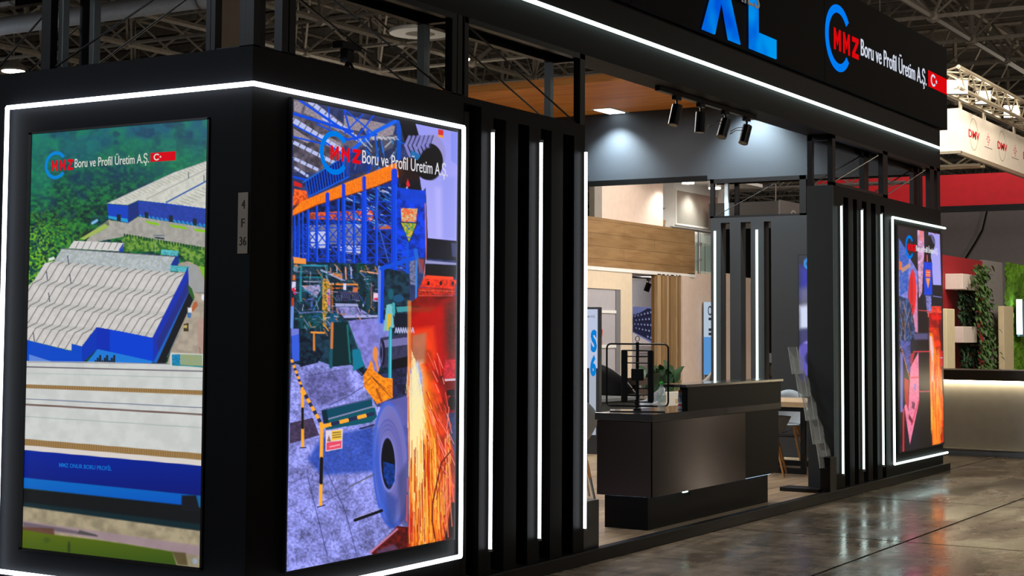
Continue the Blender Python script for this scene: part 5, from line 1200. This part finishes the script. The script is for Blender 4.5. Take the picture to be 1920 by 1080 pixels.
# niche with poster and spots
def picture5():
    A = Art([(0, 0), (113, 0), (113, 150), (0, 150)], 0, 0, 90, 110)
    A.c[:] = (198, 190, 196)
    A.poly([(0, 0), (113, 0), (113, 150), (0, 150)], (112, 122, 176))
    A.poly([(0, 40), (60, 5), (113, 14), (113, 148), (0, 95)], (24, 30, 64))
    A.poly([(84, 0), (113, 0), (113, 20), (92, 22)], (40, 40, 44))
    for i in range(9):
        for j in range(6):
            x = 6 + i * 13 + (j % 2) * 5; y = 34 - i * 3.2 + j * (15 + i * 1.9)
            if y < 6 or y > 84 + i * 7: continue
            s_ = .7 + i * .09
            A.ell(x, y, 6.4 * s_, 7.4 * s_, (16, 20, 44)); A.ell(x + 1, y + 1, 4.6 * s_, 5.4 * s_, (66, 76, 130), .8); A.ell(x + 2.5, y + 3, 2.4 * s_, 3 * s_, (196, 202, 226), .9)
    A.poly([(0, 98), (80, 142), (113, 132), (113, 150), (0, 150)], (206, 190, 184)); 
    return A
t = T('pipe_poster', 'poster of stacked steel pipes in the white niche of the stand behind', 'poster', (22.9, 8.98, .6))
P('board', MB().box(22.0, 23.9, 8.975, 8.999, .3, 2.06), mat('poster_board', (214, 206, 206), .6), t)
A5 = picture5(); A5.c = A5.c * .82
A5.build('picture', frontp(8.97), 22.32, 23.6, 1.25, 2.04, t)
for zz, xx in ((1.15, 23.4), (1.09, 23.3), (1.03, 23.4)): P('lettering', MB().box(22.5, xx, 8.968, 8.972, zz, zz + .02), mat('poster_ink', (150, 146, 156), .6), t)
S('wall_niche_left', MB().box(18.25, 18.31, 7.12, 9.0, 0, 2.6), CREAM, 'left cheek of the niche'); S('ceiling_niche', MB().box(18.2, 24.4, 7.12, 9.0, 2.56, 2.62), WHITE, 'ceiling of the niche')
t = T('light_track', 'short black track inside the niche of the stand behind', 'light track', (19.0, 7.6, 2.5))
P('rail', MB().box(18.6, 20.4, 7.58, 7.62, 2.50, 2.53), BM, t)
for x, lab in ((19.25, 'left black spotlight in the niche above the pipe poster'), (20.2, 'right black spotlight in the niche, half hidden by the fluted wood')):
    track_spot(lab, x, 7.6, 2.50, (-.1, .35, -1), .055, .15, 'spotlights in the niche')
# fluted oak wall
t = T('fluted_wall', 'wall of vertical oak slats between the niche and a pale post', 'slatted wall', (19.8, 7, 0))
P('backing', MB().box(19.27, 20.25, 7.04, 7.1, 0, 2.56), wood('flute_dark', (112, 78, 44), (132, 96, 58), axis_stretch=(10, 10, 1)), t)
for k, (a, b) in enumerate(((19.27, 19.42), (19.46, 19.58), (19.66, 19.74), (19.82, 19.96), (20.04, 20.10), (20.15, 20.25))):
    P('slat', MB().box(a, b, 6.98, 7.04, 0, 2.56), wood('flute_light%d' % (k % 2), (130, 100, 66) if k % 2 else (156, 126, 90), (150, 120, 82) if k % 2 else (176, 148, 110), axis_stretch=(10, 10, 1)), t)
S('trim_4', MB().box(20.27, 20.6, 6.96, 7.1, 0, 2.56), PINKW, 'pale post right of the fluted oak wall')
# glass railing
t = T('glass_railing', 'glass railing with steel post at the end of the oak beam', 'railing', (21.5, 7.05, 2.6))
P('pane', MB().box(20.93, 21.45, 7.04, 7.052, 2.64, 3.36), glass('rail_glass', (190, 215, 208), .05, .35), t); P('pane', MB().box(21.50, 22.2, 7.04, 7.052, 2.64, 3.36), glass('rail_glass', (190, 215, 208), .05, .35), t)
P('post', MB().tube((21.14, 7.02, 2.62), (21.14, 7.02, 3.40), .03, 10), STEEL, t); P('handrail', MB().tube((19.9, 7.02, 3.42), (22.3, 7.02, 3.42), .022, 10), STEEL, t)
for z in (2.86, 3.15): P('clamp', MB().lathe((21.14, 7.02, z), [(.05, 0), (.05, .05)], 10), STEEL, t)
# roll-up display at the right of the cream stand
t = T('roll_up_display', 'narrow white and sky blue display panel left of the rear slatted screen', 'display', (21.4, 6.9, 0))
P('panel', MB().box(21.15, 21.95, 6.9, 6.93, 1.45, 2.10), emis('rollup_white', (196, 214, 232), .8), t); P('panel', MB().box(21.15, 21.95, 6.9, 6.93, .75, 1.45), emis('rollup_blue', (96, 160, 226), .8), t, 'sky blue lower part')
P('emblem', arc_mb(21.36, 1.94, .09, .09, .3, 40, 320, frontp(6.9), .004), mat('rollup_ink', (60, 70, 90), .6), t)
for z in (1.76, 1.56, 1.48): P('lettering', MB().box(21.3, 21.48, 6.896, 6.9, z, z + .05), mat('rollup_ink', (60, 70, 90), .6), t)
P('stem', MB().box(21.2, 21.9, 6.93, 6.96, 0, 2.1), STEEL, t); P('base', MB().box(21.1, 22, 6.8, 7.0 - .01, 0, .06), STEEL, t)

# plants
LEAF = mat('leaf_green', (52, 92, 44), .5, noise=.35, nscale=6); LEAFD = mat('leaf_dark', (30, 62, 34), .5, noise=.35, nscale=6)
def leaf(m, p, d, up_, L, W):
    p = Vector(p); d = Vector(d).normalized(); s_ = d.cross(Vector((0, 0, 1)))
    s_ = s_.normalized() if s_.length > .01 else Vector((1, 0, 0)); n = 5; vs = []
    for k in range(n + 1):
        f = k / n; c = p + d * L * f + Vector((0, 0, 1)) * (up_ * f - .9 * L * f * f * .6); w_ = W * math.sin(math.pi * (.08 + .9 * f)) ** .8
        vs += [c - s_ * w_ + Vector((0, 0, w_ * .3)), c, c + s_ * w_ + Vector((0, 0, w_ * .3))]
    fs = []
    for k in range(n):
        a = 3 * k; fs += [(a, a + 1, a + 4, a + 3), (a + 1, a + 2, a + 5, a + 4)]
    m.add(vs, fs)
rr = random.Random(11)
t = T('planter', 'white planter box with broad dark green leaves behind the counter', 'planter', (17.6, 6.1, 0))
P('box', MB().box(16.95, 18.35, 5.95, 6.3, .12, .56), mat('planter_white', (186, 182, 174), .6), t, bevel=.01); P('plinth', MB().box(17.0, 18.3, 6.0, 6.25, 0, .12), BM, t)
m = MB()
for k in range(26):
    a = rr.uniform(0, 6.28); L = rr.uniform(.3, .75); bx = rr.uniform(17.0, 18.2)
    leaf(m, (bx, 6.12, .5 + rr.uniform(0, .1)), (math.cos(a) * .7, math.sin(a) * .35, rr.uniform(.5, 1.3)), .25, L, rr.uniform(.05, .10))
for k in range(8):
    m.tube((16.95 + k * .13, 6.12, .5), (16.9 + k * .12 + rr.uniform(-.1, .1), 6.12, .9), .008, 5)
P('foliage', m, LEAFD, t, smooth=True)
m = MB()
for k in range(30):
    a = rr.uniform(0, 6.28); leaf(m, (18.2 + rr.uniform(-.25, .15), 6.1, .5), (math.cos(a) * .5, math.sin(a) * .3, rr.uniform(.8, 1.6)), .1, rr.uniform(.15, .35), .02)
P('foliage', m, mat('leaf_olive', (92, 104, 58), .6, noise=.3), t, smooth=True)
x, z = q(19.62, 3.45, 7.6)
t = T('potted_plant', 'small green plant in an oak pot on the upper storey beside the pink wall', 'potted plant', (20.56, 7.6, 3.4))
P('pot', MB().lathe((20.56, 7.6, 3.34), [(.12, 0), (.16, .26), (.14, .26)], 16), BEAMW, t)
m = MB()
for k in range(14):
    a = rr.uniform(0, 6.28); leaf(m, (20.56, 7.6, 3.58), (math.cos(a) * .6, math.sin(a) * .4, rr.uniform(.6, 1.6)), .1, rr.uniform(.2, .42), .045)
P('foliage', m, LEAF, t, smooth=True)
# low furniture in front of the cream stand
t = T('side_counter', 'low dark grey desk with a slanted end behind the bar stool', 'desk', (13.2, 4.8, 0))
DG = mat('slate_desk', (66, 76, 78), .5)
P('body', MB().prism([(12.95, .0), (13.95, .0), (13.95, .60), (12.45, .60), (12.62, .4)], lambda u, v, h: (u, 4.8 + h, v), 0, .7), DG, t)
P('top', MB().box(12.35, 13.98, 4.76, 5.54, .60, .64), mat('desk_top_grey', (130, 140, 146), .3), t)
def tub_chair(label, x, y, rz, m, sc=1.0):
    t = T('tub_chair', label, 'armchair', (x, y, 0), None, rz)
    def f(u, v):
        a = -2.2 + 4.4 * u; top = .58 + .42 * max(0, math.cos(a)) ; r = .40 + .08 * v
        return (-math.cos(a) * r * sc, math.sin(a) * r * 1.1 * sc, (.18 + (top - .18) * v) * sc)
    P('shell', MB().grid(f, 26, 6), m, t, local=True, smooth=True, solid=.05)
    rim = MB(); pts = [f(k / 26, 1) for k in range(27)]; rim.path(pts, .012, 6)
    P('piping', rim, mat('grey_piping', (120, 122, 124), .5), t, local=True)
    P('seat', MB().lathe((0, 0, .2 * sc), [(.36 * sc, 0), (.38 * sc, .12 * sc), (.36 * sc, .2 * sc), (.02, .22 * sc)], 24), m, t, local=True)
    for a in (.8, 2.35, 3.9, 5.5): P('leg', MB().tube((.25 * math.cos(a), .25 * math.sin(a), .2 * sc), (.32 * math.cos(a), .32 * math.sin(a), 0), .018, 8, .012), BM, t, local=True)
    return t
tub_chair('black tub armchair with grey piping behind the wire display stand', 14.85, 5.8, -2.2, mat('black_leather', (12, 12, 13), .5, spec=.2), 1.08)
chair('pale shell chair seen through the wire display stand', 15.25, 5.2, 0, 2.4, mat('white_shell', (206, 214, 228), .5), -.1)
chair('pale grey shell chair beside the planter under the fluted wall', 19.6, 6.35, 0, 2.0, mat('light_grey_shell', (168, 172, 174), .5), .03)
t = T('bookshelf', 'stack of brown boards behind the wire display stand', 'shelf', (15.7, 5.5, 0))
for k in range(5): P('board', MB().box(15.50, 15.95, 5.5, 5.8, .1 + .16 * k, .2 + .16 * k), mat('brown_board', (64, 50, 42), .6), t)
P('side', MB().box(15.52, 15.56, 5.52, 5.78, 0, .84), BM, t)

TM = mat('truss_aluminium', (176, 164, 140), .4, metal=.5); TMD = mat('truss_dark', (110, 104, 98), .5, metal=.4)
# dark hanging box and light truss seen through the window frame
t = T('hanging_banner', 'dark hanging banner box with a pale emblem seen through the window frame', 'banner', (22, 6, 3.6))
P('face', MB().box(22.0, 22.03, 5.79, 7.2, 3.50, 4.0), mat('banner_dark', (56, 52, 50), .6), t); P('face', MB().box(22.0, 23.9, 5.76, 5.79, 3.50, 4.02), mat('banner_grey', (104, 100, 98), .6), t)
for hy in (5.85, 7.1): P('hanger', MB().tube((22.015, hy, 4.0), (22.015, hy, 9.0), .012, 6), TMD, t)
P('emblem', arc_mb(22.7, 3.74, .16, .13, .2, 40, 320, frontp(5.76), .004), mat('banner_mark', (170, 168, 166), .6), t)
def truss(name, label, p, q_, s_=.29, step=.35, m=None, cat='truss', tr=.025, group=None):
    p = Vector(p); q_ = Vector(q_); d = (q_ - p).normalized(); side = d.cross(Vector((0, 0, 1))).normalized() * s_; up_ = Vector((0, 0, s_))
    t = T(name, label, cat, tuple(p), group); n = max(2, int((q_ - p).length / step))
    cs = [Vector((0, 0, 0)), side, up_, side + up_]
    for c in cs: P('chord', MB().tube(p + c, q_ + c, tr, 8), m, t)
    w_ = MB()
    for k in range(n):
        a = p + d * ((q_ - p).length * k / n); b = p + d * ((q_ - p).length * (k + 1) / n)
        for c0, c1 in ((cs[0], cs[2]), (cs[1], cs[3]), (cs[0], cs[1]), (cs[2], cs[3])):
            w_.tube(a + (c0 if k % 2 else c1), b + (c1 if k % 2 else c0), tr * .5, 5, cap=False)
    P('lacing', w_, m, t)
    return t
dt = truss('lighting_truss', 'dark lattice truss seen through the window frame above the rear screen', (24, 4.0, 4.45), (24, 9.5, 4.45), m=TMD)
for hy in (4.5, 9.0): P('hanger', MB().tube((24.1, hy, 4.7), (24.1, hy, 9.0), .012, 6), TMD, dt)
# beige column behind the left end
S('pillar_left', MB().box(10.0, 10.03, 8.68, 9.05, 0, 8.5), mat('beige_column', (150, 132, 108), .7), 'beige column behind the left end of the stand')
# small clamp light on the wall top
t = T('clamp_light', 'small black tripod lamp standing on the wall above the big screen', 'lamp', (1.12, .25, 2.95))
P('head', MB().box(1.02, 1.20, .22, .29, 3.11, 3.15).box(1.08, 1.14, .23, .28, 3.04, 3.11), BM, t)
for dx, dy in ((-.08, -.02), (.09, 0), (.0, .03)): P('leg', MB().tube((1.11, .25, 3.06), (1.11 + dx, .23 + dy * .3, 2.945), .008, 6), BM, t)

# ------------------------------------------------------------------ red and green stand at the far right
S('wall_side', MB().box(18.5, 21.78, 2.0, 2.1, 0, 2.80), REDWALL, 'dark red wall of the stand at the right')
GW = mat('grey_hall_wall', (126, 118, 116), .8, noise=.05)
S('wall_far', MB().box(32, 32.2, -12, 8.0, 0, 4.9), GW, 'plain grey wall under the red header')
S('wall_far.001', MB().box(104, 104.3, -40, 62, 0, 12.4), mat('dark_hall_end', (44, 42, 40), .9), 'dark end wall of the hall')
S('wall_far.002', MB().box(-20, 104, 61, 61.3, 0, 12.4), mat('dark_hall_end', (44, 42, 40), .9), 'dark side wall of the hall')
t = T('cable', 'thin dark cable hanging down the grey wall', 'cable', (31.9, 4.2, 3.5))
P('wire', MB().path([(31.93, 4.35, 4.85), (31.9, 4.55, 4.0), (31.9, 4.72, 3.7), (31.9, 5.1, 3.1)], .022, 6), BM, t)
thing('red_header', MB().box(27.4, 27.5, -8, 7.0, 4.22, 4.88), RED, 'long red header band high over the right stand', 'header band')
S('trim_5', MB().box(27.4, 27.6, -8, 7.0, 4.10, 4.22), BM, 'dark beam under the red header')
thing('corrugated_panel', MB().prism([(21.78 + .0325 * k, 2.0 - (.03 if k % 2 else 0)) for k in range(41)] + [(23.08, 2.05), (21.78, 2.05)], lambda u, v, h: (u, v, h), 0.0, 2.82), mat('corrugated_grey', (138, 132, 130), .4, metal=.3), 'grey corrugated metal panel between the ivy and the moss wall', 'wall panel')
mm = MB()
mm.grid(lambda u, v: (23.08 + 5 * u, 1.98 - .07 * vn(np.array([u * 90.]), np.array([v * 50.]))[0] - .04 * vn(np.array([u * 30.]), np.array([v * 17.]))[0], 2.83 * v), 150, 84)
moss = mat('moss_green', (86, 132, 16), .9, noise=.5, nscale=5, bump=.6, bscale=40)
ob = S('moss_wall', mm, moss, 'bright green moss wall at the right edge', 'moss wall', kind='stuff')
def plank_panel(x0, x1, z1, lab):
    thing('upright_board', MB().box(x0, x1, 1.74, 1.84, 0.0, z1), mat('cream_panel', (226, 210, 172), .6), lab, 'wall panel', 'upright cream panels on the right stand', bevel=.01)
plank_panel(18.57, 19.03, 1.93, 'tall cream panel standing against the dark red wall'); plank_panel(22.15, 22.84, 2.03, 'tall cream panel standing against the moss wall')
for (a, b, c, d, lab) in ((19.44, 20.47, 2.25, 2.50, 'upper white planter box overgrown with ivy'), (19.44, 20.28, 1.40, 1.66, 'lower white planter box overgrown with ivy')):
    thing('planter_box', MB().box(a, b, 1.72, 2.0, c, d), mat('planter_cream', (220, 206, 196), .6), lab, 'planter', 'white wall planters', bevel=.008)
t = T('ivy', 'hanging ivy growing down the red wall between the planters', 'plant', (21.5, 1.8, .9))
m = MB()
for k in range(900):
    v = rr.random(); z = .9 + 1.78 * v; cx = 20.45 + .16 * math.sin(v * 7) - (.22 if v > .8 else 0); wd = .46
    px = cx + rr.gauss(0, wd * .5)
    if px < 19.9 and not (2.2 < z < 2.7): px += .5
    leaf(m, (px, 1.64 + rr.uniform(-.06, .06), z), (rr.uniform(-1, 1), -.6, rr.uniform(-1, .3)), 0, rr.uniform(.045, .085), .024)
P('foliage', m, mat('ivy_green', (66, 98, 40), .6, noise=.4, nscale=9), t)
m = MB()
for k in range(700):
    leaf(m, (rr.uniform(19.75, 20.95), 1.88, rr.uniform(.95, 2.3)), (rr.uniform(-1, 1), -.5, rr.uniform(-1, .3)), 0, rr.uniform(.05, .1), .03)
P('foliage', m, LEAFD, t)
t = T('tube_light', 'short white tube light with a blue panel on the moss wall', 'tube light', (23.5, 1.8, 1.5))
P('tube', MB().tube((23.45, 1.78, 1.54), (23.45, 1.78, 2.17), .05, 10), emis('moss_tube', (225, 250, 255), 6), t); P('panel', MB().box(23.55, 24.2, 1.80, 1.84, 1.5, 2.15), mat('blue_glass', (110, 160, 176), .2), t); P('bracket', MB().box(23.5, 23.7, 1.84, 1.85, 1.6, 2.1), BM, t)
# counter
t = T('bar_counter', 'long pale counter with a dark top and a lit front at the right', 'counter', (14.8, .5, 0))
CF = mat('counter_front', (205, 200, 190), .6, noise=.04)
P('front', MB().box(14.56, 15.2, -3.5, 3.0, .075, .94), CF, t); P('plinth', MB().box(14.52, 15.2, -3.5, 3.0, 0, .075), mat('plinth_blue_grey', (150, 162, 176), .5), t)
P('edge', MB().box(14.50, 14.56, -3.5, 3.0, .075, .087), mat('pale_edge', (196, 190, 178), .5), t)
P('worktop', MB().box(14.44, 15.25, -3.5, 3.0, .955, 1.085), mat('dark_walnut', (70, 60, 48), .4), t, bevel=.003)
P('light_line', MB().box(14.505, 14.52, -3.5, 3.0, .938, .9545), emis('counter_warm', (255, 236, 196), 22), t)
P('tablet', MB().box(14.46, 14.62, -.5, -.05, 1.085, 1.095), mat('tablet_pale', (206, 190, 184), .4), t, 'thin pale folder lying on the top')
for (x, y, lab, s_) in ((18.7, 1.25, 'pale blue shell chair behind the right counter beside the first cream panel', 2.2), (20.7, 1.3, 'white shell chair behind the right counter below the corrugated panel', 2.4)):
    chair(lab, x, y, 0, s_, mat('sky_shell', (150, 168, 176), .5) if x < 19 else WHITE, .12)
# hanging white banner
BW = mat('banner_white', (236, 224, 208), .6)
t = T('hanging_banner', 'large white hanging banner box with red letters over the right stand', 'banner', (18, 1.37, 4.28))
P('face', MB().box(18.0, 18.03, 1.37, 4.6, 4.30, 4.95), BW, t); P('face', MB().box(18.03, 27, 1.37, 1.40, 4.30, 4.95), BW, t)
RB = mat('banner_red', (196, 22, 30), .5); RG = mat('banner_ring', (170, 160, 140), .5); RF = mat('banner_faint', (206, 120, 124), .5)
P('rim', MB().box(17.97, 18.03, 1.34, 4.6, 4.26, 4.30).box(18.0, 27, 1.34, 1.40, 4.24, 4.30), TM, t)
for k in range(5):
    cx = 18.85 + 1.78 * k
    P('emblem', arc_mb(cx, 4.64, .24, .25, .05, 8, 172, frontp(1.37), .003), RG, t); P('emblem', arc_mb(cx, 4.64, .24, .25, .05, 188, 352, frontp(1.37), .003), RG, t)
    P('lettering', text_mb('DMV', cx - .30, cx + .34, 4.575, 4.70, frontp(1.37), .004, bold=.02), RB, t)
    m = MB(); cc = cx + .89
    for a in range(-2, 3):
        for b in range(-2, 3):
            if abs(a) + abs(b) <= 2 and (a, b) != (0, 0): m.prism([(cc + .048 * a - .02, 4.655 + .042 * b), (cc + .048 * a, 4.655 + .042 * b - .018), (cc + .048 * a + .02, 4.655 + .042 * b), (cc + .048 * a, 4.655 + .042 * b + .018)], frontp(1.37), 0, .003)
    P('emblem', m, RF, t, 'small red diamond pattern'); P('lettering', MB().box(cc - .24, cc + .24, 1.367, 1.37, 4.515, 4.527), mat('faint_ink', (150, 130, 126), .6), t)
P('lettering', text_mb('DMV', 2.0, 1.68, 4.57, 4.70, leftp(18.0), .004, bold=.02), RB, t)
P('emblem', arc_mb(1.84, 4.64, .2, .25, .05, 8, 172, leftp(18.0), .003), RG, t)
truss('lighting_truss', 'aluminium lattice truss carrying floodlights above the white banner', (16.7, 1.32, 5.06), (28, 1.32, 5.06), .3, .34, TM, 'truss', .03)
truss('lighting_truss', 'aluminium lattice truss under the left side of the white banner', (19.4, 1.41, 4.22), (19.4, 5.2, 4.22), .26, .4, TM, 'truss', .03)
for x in (18.2, 19.6, 21.6, 23.6):
    thing('banner_hanger', MB().tube((x, 1.40, 4.95), (x, 1.40, 5.11), .03, 8), TM, ['hanger at the corner of the white banner', 'second hanger of the white banner', 'third hanger of the white banner', 'fourth hanger of the white banner'][[18.2, 19.6, 21.6, 23.6].index(x)], 'hanger', 'hangers of the white banner')
FL = emis('flood_glow', (255, 244, 214), 22)
for (x, z, s_, lab) in ((17.0, 5.25, .17, 'largest and brightest floodlight on the truss beside the right end of the fascia'), (18.5, 5.29, .12, 'middle floodlight on the truss above the white banner'), (20.3, 5.29, .13, 'right floodlight on the truss above the white banner')):
    t = T('floodlight', lab, 'floodlight', (x, 1.14, z - .12), 'floodlights on the right truss', rz=.55)
    P('housing', MB().box(-.02, .10, -s_, s_, -.12, .09), BM, t, bevel=.01, local=True)
    P('lens', MB().box(-.035, -.02, -s_ * .94, s_ * .94, -.11, .08), FL, t, local=True)
    P('bracket', MB().tube((.1, 0, 0), (.2, .06, -.02), .02, 6), BM, t, local=True)
